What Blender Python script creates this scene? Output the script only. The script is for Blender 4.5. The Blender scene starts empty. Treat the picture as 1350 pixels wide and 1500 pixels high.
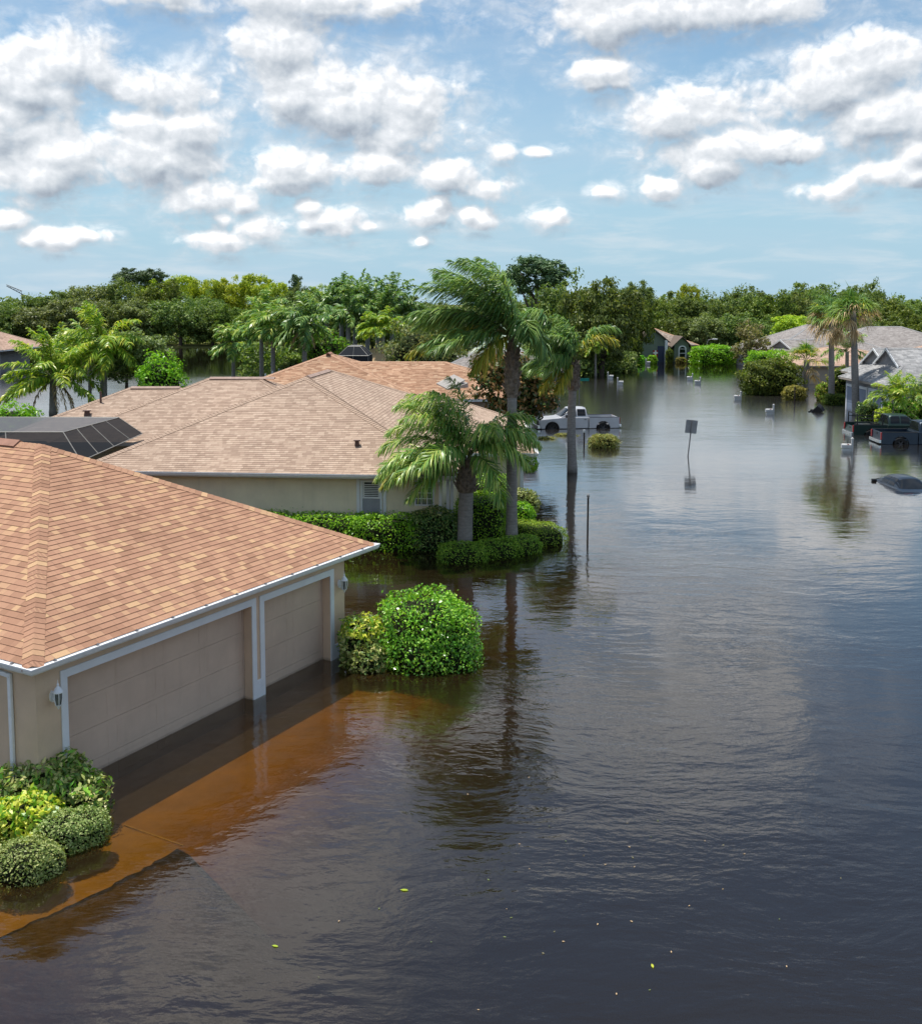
import bpy, math, random
import numpy as np
from mathutils import Vector
R = math.radians
PI = math.pi
SC = bpy.context.scene
COL = SC.collection
rng = np.random.default_rng(7)
random.seed(7)

# ------------------------------------------------------------------ survey: sight lines of the photograph, used to find true 3-D positions
F0, XC, YC, PITCH, CAMH = 1495.1, 675.5, 575.6, 0.0876, 8.71
CP, SP = math.cos(PITCH), math.sin(PITCH)
def ray(x, y):
    a = (x - XC) / F0; b = (YC - y) / F0
    return np.array([a, CP + b * SP, -SP + b * CP])
def G(x, y, z=0.0):
    r = ray(x, y); t = (z - CAMH) / r[2]
    return np.array([r[0] * t, r[1] * t, z])
def D(x, y, Y):
    r = ray(x, y); t = Y / r[1]
    return np.array([r[0] * t, Y, CAMH + r[2] * t])
def V(*a): return np.array(a, dtype=float)
def unit(v):
    v = np.asarray(v, float); return v / max(1e-9, np.linalg.norm(v))

# ------------------------------------------------------------------ node helpers
class NT:
    def __init__(s, tree):
        s.t = tree; s.n = tree.nodes; s.l = tree.links
    def new(s, kind, **kw):
        n = s.n.new(kind)
        for k, v in kw.items(): setattr(n, k, v)
        return n
    def put(s, sock, v):
        if v is None: return
        if isinstance(v, bpy.types.NodeSocket): s.l.new(v, sock)
        else:
            if sock.type == 'RGBA' and len(v) == 3: v = (*v, 1)
            sock.default_value = v
    def math(s, op, a, b=None, c=None, clamp=False):
        n = s.new('ShaderNodeMath', operation=op, use_clamp=clamp)
        s.put(n.inputs[0], a); s.put(n.inputs[1], b)
        if c is not None: s.put(n.inputs[2], c)
        return n.outputs[0]
    def vmath(s, op, a, b=None, c=None, out=0):
        n = s.new('ShaderNodeVectorMath', operation=op)
        s.put(n.inputs[0], a); s.put(n.inputs[1], b)
        if c is not None: s.put(n.inputs[2], c)
        return n.outputs[out]
    def noise(s, vec, scale, detail=2, rough=0.5, dist=0.0, out=0, dims='3D'):
        n = s.new('ShaderNodeTexNoise', noise_dimensions=dims)
        if vec is not None: s.l.new(vec, n.inputs['Vector'])
        n.inputs['Scale'].default_value = scale; n.inputs['Detail'].default_value = detail
        n.inputs['Roughness'].default_value = rough; n.inputs['Distortion'].default_value = dist
        return n.outputs[out]
    def white(s, vec, dims='2D', out=0):
        n = s.new('ShaderNodeTexWhiteNoise', noise_dimensions=dims)
        s.l.new(vec, n.inputs['Vector']); return n.outputs[out]
    def ramp(s, fac, stops, interp='LINEAR'):
        n = s.new('ShaderNodeValToRGB'); e = n.color_ramp.elements; n.color_ramp.interpolation = interp
        while len(e) < len(stops): e.new(0.5)
        for q, (p, c) in zip(e, stops):
            q.position = p; q.color = (*c, 1) if len(c) == 3 else c
        s.put(n.inputs[0], fac); return n.outputs[0]
    def mix(s, fac, a, b, blend='MIX'):
        n = s.new('ShaderNodeMix', data_type='RGBA', blend_type=blend)
        s.put(n.inputs[0], fac); s.put(n.inputs[6], a); s.put(n.inputs[7], b); return n.outputs[2]
    def smooth(s, x, lo, hi):
        n = s.new('ShaderNodeMapRange', interpolation_type='SMOOTHSTEP')
        s.put(n.inputs[0], x); s.put(n.inputs[1], lo); s.put(n.inputs[2], hi); return n.outputs[0]
    def bump(s, height, strength=0.5, dist=0.01, normal=None):
        n = s.new('ShaderNodeBump'); s.put(n.inputs['Strength'], strength); s.put(n.inputs['Distance'], dist)
        s.put(n.inputs['Height'], height)
        if normal is not None: s.put(n.inputs['Normal'], normal)
        return n.outputs[0]
    def coord(s, which='Object'): return s.new('ShaderNodeTexCoord').outputs[which]
    def mapping(s, vec, scale=(1, 1, 1), rot=(0, 0, 0)):
        n = s.new('ShaderNodeMapping'); s.l.new(vec, n.inputs[0]); n.inputs['Scale'].default_value = scale
        n.inputs['Rotation'].default_value = rot; return n.outputs[0]

MATS = {}
def new_mat(name):
    m = bpy.data.materials.new(name); m.use_nodes = True; m.node_tree.nodes.clear()
    t = NT(m.node_tree); o = t.new('ShaderNodeOutputMaterial'); MATS[name] = m
    return m, t, o
def principled(t, o, col, rough=0.6, spec=0.4, metal=0.0, normal=None, trans=None, coat=None):
    p = t.new('ShaderNodeBsdfPrincipled')
    t.put(p.inputs['Base Color'], col); t.put(p.inputs['Roughness'], rough)
    t.put(p.inputs['Specular IOR Level'], spec); t.put(p.inputs['Metallic'], metal)
    if normal is not None: t.put(p.inputs['Normal'], normal)
    if coat is not None: t.put(p.inputs['Coat Weight'], coat)
    if o is not None: t.l.new(p.outputs[0], o.inputs[0])
    return p

def plain(name, col, rough=0.6, spec=0.4, metal=0.0, var=0.12, scale=4.0, bump=0.0, bscale=60.0, coat=None):
    m, t, o = new_mat(name)
    c = t.coord()
    n = t.noise(c, scale, 5, 0.6)
    dark = tuple(x * (1 - var) for x in col); light = tuple(min(1, x * (1 + var)) for x in col)
    cc = t.ramp(n, [(0.3, dark), (0.7, light)])
    nm = t.bump(t.noise(c, bscale, 3, 0.6), bump, 0.01) if bump else None
    principled(t, o, cc, rough, spec, metal, nm, coat=coat)
    return m

def shingle(name, stops, exposure=0.143, tab=0.25, streak=0.0, patch=0.15):
    m, t, o = new_mat(name)
    uv = t.coord('UV')
    sx = t.new('ShaderNodeSeparateXYZ'); t.l.new(uv, sx.inputs[0])
    row = t.math('FLOOR', t.math('DIVIDE', sx.outputs[1], exposure))
    cr = t.new('ShaderNodeCombineXYZ'); t.l.new(row, cr.inputs[0])
    off = t.math('MULTIPLY', t.white(cr.outputs[0]), 9.0)
    u = t.math('ADD', t.math('DIVIDE', sx.outputs[0], tab), off)
    # uneven tab widths
    wob = t.math('MULTIPLY', t.math('SINE', t.math('MULTIPLY', u, 1.9)), 0.28)
    u2 = t.math('ADD', u, wob)
    cell = t.math('FLOOR', u2)
    cc = t.new('ShaderNodeCombineXYZ'); t.l.new(cell, cc.inputs[0]); t.l.new(row, cc.inputs[1])
    rnd = t.white(cc.outputs[0])
    col = t.ramp(rnd, stops)
    if streak:
        st = t.noise(t.mapping(uv, (1.6, 6.0, 1)), 1.0, 4, 0.7)
        col = t.mix(t.math('MULTIPLY', t.smooth(st, 0.45, 0.62), streak), col, stops[0][1])
    big = t.noise(uv, 0.35, 3, 0.55)
    col = t.mix(1.0, col, t.ramp(big, [(0.25, (1 - patch,) * 3), (0.75, (1 + patch,) * 3)]), 'MULTIPLY')
    gran = t.noise(uv, 70.0, 2, 0.7)
    col = t.mix(1.0, col, t.ramp(gran, [(0.3, (0.86,) * 3), (0.7, (1.12,) * 3)]), 'MULTIPLY')
    edge = t.math('FRACT', u2)
    ed = t.math('LESS_THAN', edge, 0.035)
    col = t.mix(t.math('MULTIPLY', ed, 0.45), col, (0.09, 0.055, 0.04))
    h = t.math('ADD', t.math('MULTIPLY', gran, 0.5), t.math('MULTIPLY', rnd, 0.6))
    principled(t, o, col, 0.92, 0.2, 0.0, t.bump(h, 0.5, 0.006))
    return m

LEAFGAIN = 2.3
def leafmat(name, stops, rough=0.45, spec=0.35, trans=0.35, objvar=0.18):
    """leaves: every leaf its own shade, each plant a little different"""
    stops = [(p_, tuple(min(.8, q * LEAFGAIN) for q in c_)) for p_, c_ in stops]; spec *= 0.6
    m, t, o = new_mat(name)
    g = t.new('ShaderNodeNewGeometry')
    c = t.ramp(g.outputs['Random Per Island'], stops)
    if objvar:
        oi = t.new('ShaderNodeObjectInfo')
        hs = t.new('ShaderNodeHueSaturation')
        t.put(hs.inputs['Hue'], t.math('ADD', 0.5, t.math('MULTIPLY', t.math('SUBTRACT', oi.outputs['Random'], 0.5), 0.035)))
        t.put(hs.inputs['Value'], t.math('ADD', 1 - objvar, t.math('MULTIPLY', oi.outputs['Random'], 2 * objvar)))
        t.put(hs.inputs['Saturation'], 1.0); t.put(hs.inputs['Fac'], 1.0); t.l.new(c, hs.inputs['Color'])
        c = hs.outputs[0]
    p = principled(t, None, c, rough, spec)
    tr = t.new('ShaderNodeBsdfTranslucent'); t.l.new(t.mix(1.0, c, (1.25, 1.3, 0.5), 'MULTIPLY'), tr.inputs[0])
    mx = t.new('ShaderNodeMixShader'); mx.inputs[0].default_value = trans
    t.l.new(p.outputs[0], mx.inputs[1]); t.l.new(tr.outputs[0], mx.inputs[2]); t.l.new(mx.outputs[0], o.inputs[0])
    return m

# ------------------------------------------------------------------ mesh helpers
def rotz(a):
    c, s = math.cos(a), math.sin(a); return np.array([[c, -s, 0], [s, c, 0], [0, 0, 1.0]])
class MB:
    def __init__(s): s.v = []; s.f = []; s.uv = {}; s.mi = []; s.k = 0
    def vert(s, p): s.v.append(tuple(p)); return len(s.v) - 1
    def face(s, pts, uv=None):
        i = [s.vert(p) for p in pts]; s.f.append(i); s.mi.append(s.k)
        if uv is not None: s.uv[len(s.f) - 1] = uv
        return i
    def box(s, c, size, rot=0.0, taper=1.0):
        m = rotz(rot); c = np.asarray(c, float); x, y, z = (q / 2 for q in size)
        P = []
        for dz, k in ((-z, 1), (z, taper)):
            for dx, dy in ((-x, -y), (x, -y), (x, y), (-x, y)): P.append(c + m @ V(dx * k, dy * k, dz))
        b = [s.vert(p) for p in P]
        for q in ((3, 2, 1, 0), (4, 5, 6, 7), (0, 1, 5, 4), (1, 2, 6, 5), (2, 3, 7, 6), (3, 0, 4, 7)):
            s.f.append([b[i] for i in q]); s.mi.append(s.k)
    def obox(s, p0, ax, ay, az):
        """box from a corner and three edge vectors"""
        p0 = np.asarray(p0, float); ax, ay, az = (np.asarray(q, float) for q in (ax, ay, az))
        if np.dot(np.cross(ax, ay), az) < 0: p0 = p0 + ax; ax = -ax
        P = [p0, p0 + ax, p0 + ax + ay, p0 + ay]; P += [q + az for q in P]
        b = [s.vert(p) for p in P]
        for q in ((3, 2, 1, 0), (4, 5, 6, 7), (0, 1, 5, 4), (1, 2, 6, 5), (2, 3, 7, 6), (3, 0, 4, 7)):
            s.f.append([b[i] for i in q]); s.mi.append(s.k)
    def prism(s, poly, vec):
        """closed extrusion of a polygon (list of 3-D points) by a vector"""
        poly = [np.asarray(p, float) for p in poly]; vec = np.asarray(vec, float)
        a = [s.vert(p) for p in poly]; b = [s.vert(p + vec) for p in poly]; n = len(a)
        s.f.append(a[::-1]); s.f.append(b); s.mi += [s.k] * 2
        for i in range(n):
            j = (i + 1) % n; s.f.append([a[i], a[j], b[j], b[i]]); s.mi.append(s.k)
    def tube(s, path, rad, n=8, cap=True, jitter=0.0):
        path = [np.asarray(p, float) for p in path]; rings = []
        if np.isscalar(rad): rad = [rad] * len(path)
        for i, p in enumerate(path):
            t = unit(path[min(i + 1, len(path) - 1)] - path[max(i - 1, 0)])
            a = unit(np.cross(t, V(0.3, 1, 0.1) if abs(t[2]) > 0.9 else V(0, 0, 1))); b = np.cross(t, a)
            rings.append([s.vert(p + (a * math.cos(2 * PI * k / n) + b * math.sin(2 * PI * k / n)) * rad[i] * (1 + (random.random() - 0.5) * jitter)) for k in range(n)])
        for r0, r1 in zip(rings, rings[1:]):
            for k in range(n):
                s.f.append([r0[k], r0[(k + 1) % n], r1[(k + 1) % n], r1[k]]); s.mi.append(s.k)
        if cap:
            s.f.append(rings[0][::-1]); s.f.append(rings[-1]); s.mi += [s.k] * 2
    def lathe(s, base, prof, n=16, axis=None):
        base = np.asarray(base, float); rings = []
        for r, z in prof:
            rings.append([s.vert(base + V(r * math.cos(2 * PI * k / n), r * math.sin(2 * PI * k / n), z)) for k in range(n)])
        for r0, r1 in zip(rings, rings[1:]):
            for k in range(n):
                s.f.append([r0[k], r0[(k + 1) % n], r1[(k + 1) % n], r1[k]]); s.mi.append(s.k)
        s.f.append(rings[0][::-1]); s.f.append(rings[-1]); s.mi += [s.k] * 2
    def build(s, name, mat, parent=None, smooth=False, bevel=0.0):
        me = bpy.data.meshes.new(name)
        v = np.array(s.v, float)
        q = parent
        while q is not None: v = v - np.array(q.location); q = q.parent
        me.from_pydata(v.tolist(), [], s.f)
        mats = mat if isinstance(mat, (list, tuple)) else [mat]
        for m in mats: me.materials.append(m)
        if len(mats) > 1: me.polygons.foreach_set('material_index', s.mi)
        if s.uv:
            L = me.uv_layers.new(name='UVMap').data
            for fi, uv in s.uv.items():
                p = me.polygons[fi]
                for k, li in enumerate(p.loop_indices): L[li].uv = uv[k]
        if smooth: me.polygons.foreach_set('use_smooth', [True] * len(me.polygons))
        me.update()
        o = bpy.data.objects.new(name, me); COL.objects.link(o)
        if parent is not None: o.parent = parent
        if bevel:
            b = o.modifiers.new('b', 'BEVEL'); b.width = bevel; b.segments = 2; b.limit_method = 'ANGLE'; b.angle_limit = R(35)
        return o

def raw_mesh(name, verts, faces_list, mats, mi=None, smooth=False):
    """fast mesh from numpy arrays; faces_list = list of (n,k) index arrays"""
    me = bpy.data.meshes.new(name)
    verts = np.asarray(verts, np.float32)
    me.vertices.add(len(verts)); me.vertices.foreach_set('co', verts.ravel())
    loops = np.concatenate([f.ravel() for f in faces_list]).astype(np.int32)
    sizes = np.concatenate([np.full(len(f), f.shape[1], np.int32) for f in faces_list])
    starts = np.concatenate([[0], np.cumsum(sizes)[:-1]]).astype(np.int32)
    me.loops.add(len(loops)); me.loops.foreach_set('vertex_index', loops)
    me.polygons.add(len(sizes)); me.polygons.foreach_set('loop_start', starts)
    try: me.polygons.foreach_set('loop_total', sizes)
    except Exception: pass
    for m in (mats if isinstance(mats, (list, tuple)) else [mats]): me.materials.append(m)
    if mi is not None: me.polygons.foreach_set('material_index', np.asarray(mi, np.int32))
    if smooth: me.polygons.foreach_set('use_smooth', np.ones(len(sizes), bool))
    me.update(calc_edges=True); me.validate()
    return me
def link(name, me, parent=None, loc=None, rot=None, scale=None):
    o = bpy.data.objects.new(name, me); COL.objects.link(o)
    if parent is not None: o.parent = parent
    if loc is not None: o.location = loc
    if rot is not None: o.rotation_euler = rot
    if scale is not None: o.scale = scale
    return o

def tag(o, label=None, cat=None, group=None, kind=None):
    if label: o['label'] = label
    if cat: o['category'] = cat
    if group: o['group'] = group
    if kind: o['kind'] = kind
    return o
def thing(name, label, cat, loc=(0, 0, 0), group=None):
    o = bpy.data.objects.new(name, None); COL.objects.link(o); o.location = tuple(float(q) for q in loc)
    o.empty_display_size = 0.3
    return tag(o, label, cat, group)
def dup(root, loc, rz=0.0, label=None, scale=None):
    r = root.copy(); COL.objects.link(r); r.location = tuple(float(q) for q in loc); r.rotation_euler = (0, 0, rz)
    if scale is not None: r.scale = (scale,) * 3 if np.isscalar(scale) else scale
    if label: r['label'] = label
    for ch in list(root.children):
        c = ch.copy(); COL.objects.link(c); c.parent = r
        for g in list(ch.children):
            k = g.copy(); COL.objects.link(k); k.parent = c
    return r

# ------------------------------------------------------------------ materials
M = {}
M['roof_orange'] = shingle('roof_orange', [(0.0, (0.315, 0.174, 0.111)), (0.25, (0.365, 0.202, 0.132)), (0.55, (0.405, 0.230, 0.149)), (0.8, (0.430, 0.252, 0.159)), (0.9, (0.480, 0.298, 0.175)), (1.0, (0.519, 0.338, 0.193))], tab=0.21, patch=0.10)
M['roof_pink'] = shingle('roof_pink', [(0.0, (0.33, 0.238, 0.18)), (0.35, (0.385, 0.282, 0.216)), (0.65, (0.43, 0.32, 0.245)), (1.0, (0.49, 0.375, 0.29))], tab=0.22, streak=0.2, patch=0.08)
M['roof_tan'] = shingle('roof_tan', [(0.0, (0.264, 0.150, 0.092)), (0.35, (0.370, 0.216, 0.136)), (0.7, (0.440, 0.268, 0.172)), (1.0, (0.546, 0.378, 0.255))], tab=0.34, streak=0.2)
M['roof_grey'] = shingle('roof_grey', [(0.0, (0.195, 0.198, 0.201)), (0.4, (0.281, 0.282, 0.287)), (1.0, (0.403, 0.402, 0.402))], tab=0.34, streak=0.3)
M['roof_ash'] = shingle('roof_ash', [(0.0, (0.180, 0.162, 0.154)), (0.4, (0.252, 0.232, 0.220)), (1.0, (0.336, 0.313, 0.297))], tab=0.34, streak=0.3)
M['roof_brown'] = shingle('roof_brown', [(0.0, (0.150, 0.119, 0.098)), (0.5, (0.250, 0.205, 0.172)), (1.0, (0.340, 0.281, 0.241))], tab=0.34)
M['roof_beige'] = shingle('roof_beige', [(0.0, (0.290, 0.194, 0.145)), (0.5, (0.405, 0.273, 0.207)), (1.0, (0.493, 0.352, 0.273))], tab=0.34, streak=0.3)
M['cap_orange'] = plain('cap_orange', (0.44, 0.205, 0.12), 0.9, 0.2, var=0.22, scale=5, bump=0.4, bscale=80)
M['cap_pink'] = plain('cap_pink', (0.37, 0.272, 0.207), 0.9, 0.2, var=0.15, scale=5)
M['cap_tan'] = plain('cap_tan', (0.48, 0.30, 0.20), 0.9, 0.2, var=0.15, scale=5)
M['cap_grey'] = plain('cap_grey', (0.300, 0.301, 0.305), 0.9, 0.2, var=0.15, scale=5)
def stucco(name, col, stain=0.25, bmp=0.55, rough=0.85):
    m, t, o = new_mat(name); c = t.coord()
    n = t.noise(c, 1.2, 5, 0.6)
    cc = t.ramp(n, [(0.3, tuple(q * 0.9 for q in col)), (0.7, tuple(min(1, q * 1.07) for q in col))])
    s = t.noise(t.mapping(c, (5, 5, 0.5)), 1.0, 4, 0.6)
    cc = t.mix(t.math('MULTIPLY', t.smooth(s, 0.5, 0.75), stain), cc, tuple(q * 0.7 for q in col))
    sz = t.new('ShaderNodeSeparateXYZ'); t.l.new(c, sz.inputs[0])
    # a damp tide mark the flood left just above its own level
    wet = t.math('SUBTRACT', 1.0, t.smooth(t.math('ADD', sz.outputs[2], t.math('MULTIPLY', t.noise(c, 3.0, 3), 0.06)), 0.05, 0.11))
    cc = t.mix(t.math('MULTIPLY', wet, 0.5), cc, tuple(q * 0.45 for q in col))
    principled(t, o, cc, rough, 0.25, 0, t.bump(t.noise(c, 45, 4, 0.65), bmp, 0.012))
    return m
M['stucco_tan'] = stucco('stucco_tan', (0.70, 0.515, 0.36))
M['stucco_olive'] = stucco('stucco_olive', (0.80, 0.71, 0.52))
M['stucco_green'] = stucco('stucco_green', (0.17, 0.215, 0.165))
M['stucco_grey'] = stucco('stucco_grey', (0.33, 0.32, 0.33))
M['stucco_beige'] = stucco('stucco_beige', (0.44, 0.38, 0.31))
M['garage_door'] = stucco('garage_door', (0.60, 0.46, 0.355), 0.22, 0.12, 0.55)
M['white_trim'] = plain('white_trim', (0.74, 0.76, 0.78), 0.45, 0.45, var=0.05, scale=3)
M['white_metal'] = plain('white_metal', (0.80, 0.81, 0.82), 0.35, 0.5, var=0.07, scale=7)
M['soffit'] = plain('soffit', (0.42, 0.36, 0.30), 0.7, 0.3)
M['dark'] = plain('dark', (0.018, 0.018, 0.02), 0.5, 0.4)
M['door_blue'] = plain('door_blue', (0.19, 0.24, 0.33), 0.5, 0.4, var=0.05)
M['navy_door'] = plain('navy_door', (0.015, 0.03, 0.08), 0.4, 0.5)
M['concrete'] = plain('concrete', (0.72, 0.63, 0.50), 0.9, 0.2, var=0.2, scale=1.3, bump=0.3, bscale=20)
M['joint'] = plain('joint', (0.72, 0.66, 0.52), 0.9, 0.2, var=0.2, scale=6)
M['glass'] = plain('glass', (0.010, 0.013, 0.017), 0.12, 0.25, var=0.3, scale=1.0)
M['glass_block'] = plain('glass_block', (0.13, 0.14, 0.13), 0.15, 0.7, var=0.5, scale=9, bump=0.5, bscale=14)
M['shutter'] = plain('shutter', (0.62, 0.63, 0.62), 0.5, 0.4)
M['blind'] = plain('blind', (0.30, 0.31, 0.34), 0.6, 0.3, var=0.2, scale=2)
M['vent'] = plain('vent', (0.10, 0.06, 0.05), 0.6, 0.3)
M['ridge_vent'] = plain('ridge_vent', (0.30, 0.165, 0.12), 0.85, 0.2, var=0.2)
M['ridge_vent_pink'] = plain('ridge_vent_pink', (0.34, 0.25, 0.21), 0.85, 0.2, var=0.2)
M['tin'] = plain('tin', (0.20, 0.20, 0.21), 0.4, 0.5, metal=0.6)
M['post_grey'] = plain('post_grey', (0.22, 0.22, 0.22), 0.5, 0.4, metal=0.4, var=0.2)
M['sign_back'] = plain('sign_back', (0.26, 0.27, 0.28), 0.5, 0.4, metal=0.5, var=0.15)
M['sign_green'] = plain('sign_green', (0.0, 0.22, 0.17), 0.5, 0.4)
M['dark_wood'] = plain('dark_wood', (0.05, 0.04, 0.033), 0.8, 0.2, var=0.3)
M['rubber'] = plain('rubber', (0.012, 0.012, 0.012), 0.7, 0.3)
M['bin_black'] = plain('bin_black', (0.012, 0.012, 0.014), 0.35, 0.5)
M['red_lamp'] = plain('red_lamp', (0.38, 0.012, 0.015), 0.15, 0.6)
M['clear_lamp'] = plain('clear_lamp', (0.65, 0.67, 0.7), 0.1, 0.7)
M['chrome'] = plain('chrome', (0.7, 0.71, 0.72), 0.18, 0.6, metal=0.9)
M['rim'] = plain('rim', (0.04, 0.04, 0.045), 0.4, 0.5, metal=0.5)
def carpaint(name, col, metal=0.3):
    m, t, o = new_mat(name); c = t.coord()
    cc = t.ramp(t.noise(c, 2.0, 3), [(0.3, tuple(q * 0.93 for q in col)), (0.7, tuple(min(1, q * 1.05) for q in col))])
    sz = t.new('ShaderNodeSeparateXYZ'); t.l.new(c, sz.inputs[0])
    mud = t.math('SUBTRACT', 1.0, t.smooth(t.math('ADD', sz.outputs[2], t.math('MULTIPLY', t.noise(c, 5.0, 4), 0.25)), 0.1, 0.28))
    cc = t.mix(t.math('MULTIPLY', mud, 0.45), cc, (0.09, 0.07, 0.05))
    principled(t, o, cc, 0.35, 0.4, metal, coat=0.25); return m
M['paint_silver'] = carpaint('paint_silver', (0.50, 0.51, 0.535), 0.2)
M['paint_green'] = carpaint('paint_green', (0.02, 0.045, 0.038))
M['paint_navy'] = carpaint('paint_navy', (0.016, 0.032, 0.055))
M['paint_black'] = carpaint('paint_black', (0.02, 0.03, 0.045), 0.3)
# pool-cage mesh: woven, half see-through
def screenmat(name, col, clear):
    m, t, o = new_mat(name)
    p = t.new('ShaderNodeBsdfDiffuse'); t.put(p.inputs[0], col)
    tr = t.new('ShaderNodeBsdfTransparent'); mx = t.new('ShaderNodeMixShader'); mx.inputs[0].default_value = clear
    t.l.new(p.outputs[0], mx.inputs[1]); t.l.new(tr.outputs[0], mx.inputs[2]); t.l.new(mx.outputs[0], o.inputs[0]); return m
M['screen'] = screenmat('screen', (0.030, 0.033, 0.038), 0.06)
M['screen_top'] = screenmat('screen_top', (0.12, 0.125, 0.135), 0.12)  # same mesh, paler: sky reflected off the flat top is put into its colour
M['cage_frame'] = plain('cage_frame', (0.252, 0.245, 0.224), 0.4, 0.5)
# bark and palm trunk
def trunkmat(name, col, ring=9.0):
    m, t, o = new_mat(name); c = t.coord()
    w = t.new('ShaderNodeTexWave', wave_type='BANDS', bands_direction='Z'); t.l.new(c, w.inputs[0])
    w.inputs['Scale'].default_value = ring / 3; w.inputs['Distortion'].default_value = 2.5; w.inputs['Detail'].default_value = 2
    n = t.noise(t.mapping(c, (4, 4, 9)), 1.0, 5, 0.65)
    cc = t.ramp(n, [(0.25, tuple(q * 0.65 for q in col)), (0.7, tuple(q * 1.15 for q in col))])
    cc = t.mix(t.math('ADD', 0.72, t.math('MULTIPLY', t.smooth(w.outputs[1], 0.0, 0.25), 0.28)), tuple(q * 0.62 for q in col), cc)
    hh = t.math('ADD', t.math('MULTIPLY', w.outputs[1], 0.3), n)
    sz = t.new('ShaderNodeSeparateXYZ'); t.l.new(c, sz.inputs[0])
    wet = t.math('SUBTRACT', 1.0, t.smooth(t.math('ADD', sz.outputs[2], t.math('MULTIPLY', t.noise(c, 4.0, 3), 0.2)), 0.1, 0.45))
    cc = t.mix(t.math('MULTIPLY', wet, 0.7), cc, tuple(q * 0.35 for q in col))
    principled(t, o, cc, 0.85, 0.2, 0, t.bump(hh, 0.6, 0.02)); return m
M['palm_trunk'] = trunkmat('palm_trunk', (0.30, 0.275, 0.25))
M['palm_boot'] = plain('palm_boot', (0.21, 0.165, 0.13), 0.9, 0.2, var=0.5, scale=9, bump=0.8, bscale=25)
M['bark'] = plain('bark', (0.10, 0.08, 0.065), 0.9, 0.2, var=0.4, scale=3, bump=0.6, bscale=15)
M['bark_pale'] = trunkmat('bark_pale', (0.34, 0.33, 0.31))
M['crownshaft'] = plain('crownshaft', (0.10, 0.17, 0.06), 0.5, 0.4, var=0.25)
M['rachis'] = plain('rachis', (0.16, 0.17, 0.05), 0.5, 0.4, var=0.25)
# leaves
def LS(*cols): return [(i / (len(cols) - 1), c) for i, c in enumerate(cols)]
M['leaf_palm'] = leafmat('leaf_palm', LS((0.045, 0.095, 0.026), (0.066, 0.136, 0.030), (0.103, 0.184, 0.039), (0.175, 0.223, 0.049), (0.247, 0.255, 0.075)), 0.33, 0.5, 0.25, 0.0)
M['leaf_palm_dark'] = leafmat('leaf_palm_dark', LS((0.032, 0.074, 0.024), (0.056, 0.114, 0.031), (0.089, 0.145, 0.037), (0.144, 0.186, 0.046)), 0.35, 0.5, 0.25, 0.0)
M['leaf_palm_old'] = leafmat('leaf_palm_old', LS((0.05, 0.08, 0.012), (0.10, 0.12, 0.014), (0.16, 0.15, 0.02), (0.26, 0.20, 0.03)), 0.4, 0.4, 0.3, 0.0)
M['leaf_palm_bright'] = leafmat('leaf_palm_bright', LS((0.055, 0.114, 0.015), (0.099, 0.171, 0.020), (0.165, 0.218, 0.025), (0.264, 0.257, 0.035)), 0.35, 0.5, 0.35, 0.0)
M['leaf_dead'] = leafmat('leaf_dead', LS((0.13, 0.085, 0.045), (0.24, 0.17, 0.10), (0.36, 0.27, 0.17)), 0.8, 0.2, 0.2, 0.0)
M['leaf_silver'] = leafmat('leaf_silver', LS((0.17, 0.23, 0.22), (0.28, 0.36, 0.35), (0.42, 0.5, 0.49)), 0.4, 0.5, 0.2, 0.0)
M['leaf_oak'] = leafmat('leaf_oak', LS((0.032, 0.054, 0.017), (0.052, 0.083, 0.023), (0.083, 0.114, 0.031), (0.127, 0.152, 0.043)))
M['leaf_olive'] = leafmat('leaf_olive', LS((0.046, 0.065, 0.027), (0.072, 0.098, 0.037), (0.111, 0.137, 0.052), (0.156, 0.176, 0.074)))
M['leaf_lime'] = leafmat('leaf_lime', LS((0.088, 0.138, 0.015), (0.138, 0.194, 0.020), (0.213, 0.250, 0.025), (0.288, 0.306, 0.037)))
M['leaf_mid'] = leafmat('leaf_mid', LS((0.030, 0.053, 0.011), (0.049, 0.078, 0.015), (0.081, 0.110, 0.020), (0.118, 0.139, 0.028)))
M['leaf_pine'] = leafmat('leaf_pine', LS((0.021, 0.042, 0.020), (0.039, 0.068, 0.028), (0.068, 0.098, 0.040)), trans=0.15)
M['leaf_tan'] = leafmat('leaf_tan', LS((0.07, 0.075, 0.035), (0.12, 0.11, 0.055), (0.17, 0.15, 0.08), (0.08, 0.12, 0.03)))
M['leaf_magnolia'] = leafmat('leaf_magnolia', LS((0.018, 0.035, 0.010), (0.03, 0.05, 0.014), (0.055, 0.06, 0.02), (0.11, 0.06, 0.025), (0.17, 0.085, 0.035)), 0.25, 0.6, 0.1)
M['leaf_hedge'] = leafmat('leaf_hedge', LS((0.040, 0.110, 0.008), (0.069, 0.176, 0.010), (0.115, 0.242, 0.014), (0.184, 0.308, 0.022)), 0.35, 0.5, 0.35, 0.08)
M['leaf_hedge_dark'] = leafmat('leaf_hedge_dark', LS((0.022, 0.048, 0.011), (0.042, 0.078, 0.018), (0.072, 0.108, 0.025), (0.192, 0.204, 0.068)), 0.3, 0.5, 0.2, 0.08)
M['leaf_moss'] = leafmat('leaf_moss', LS((0.045, 0.095, 0.010), (0.075, 0.142, 0.014), (0.128, 0.203, 0.022), (0.195, 0.257, 0.036)), 0.5, 0.35, 0.3, 0.08)
M['leaf_shiny'] = leafmat('leaf_shiny', LS((0.028, 0.085, 0.010), (0.05, 0.14, 0.014), (0.085, 0.20, 0.018), (0.14, 0.27, 0.03), (0.22, 0.32, 0.06)), 0.22, 0.6, 0.25, 0.0)
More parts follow.
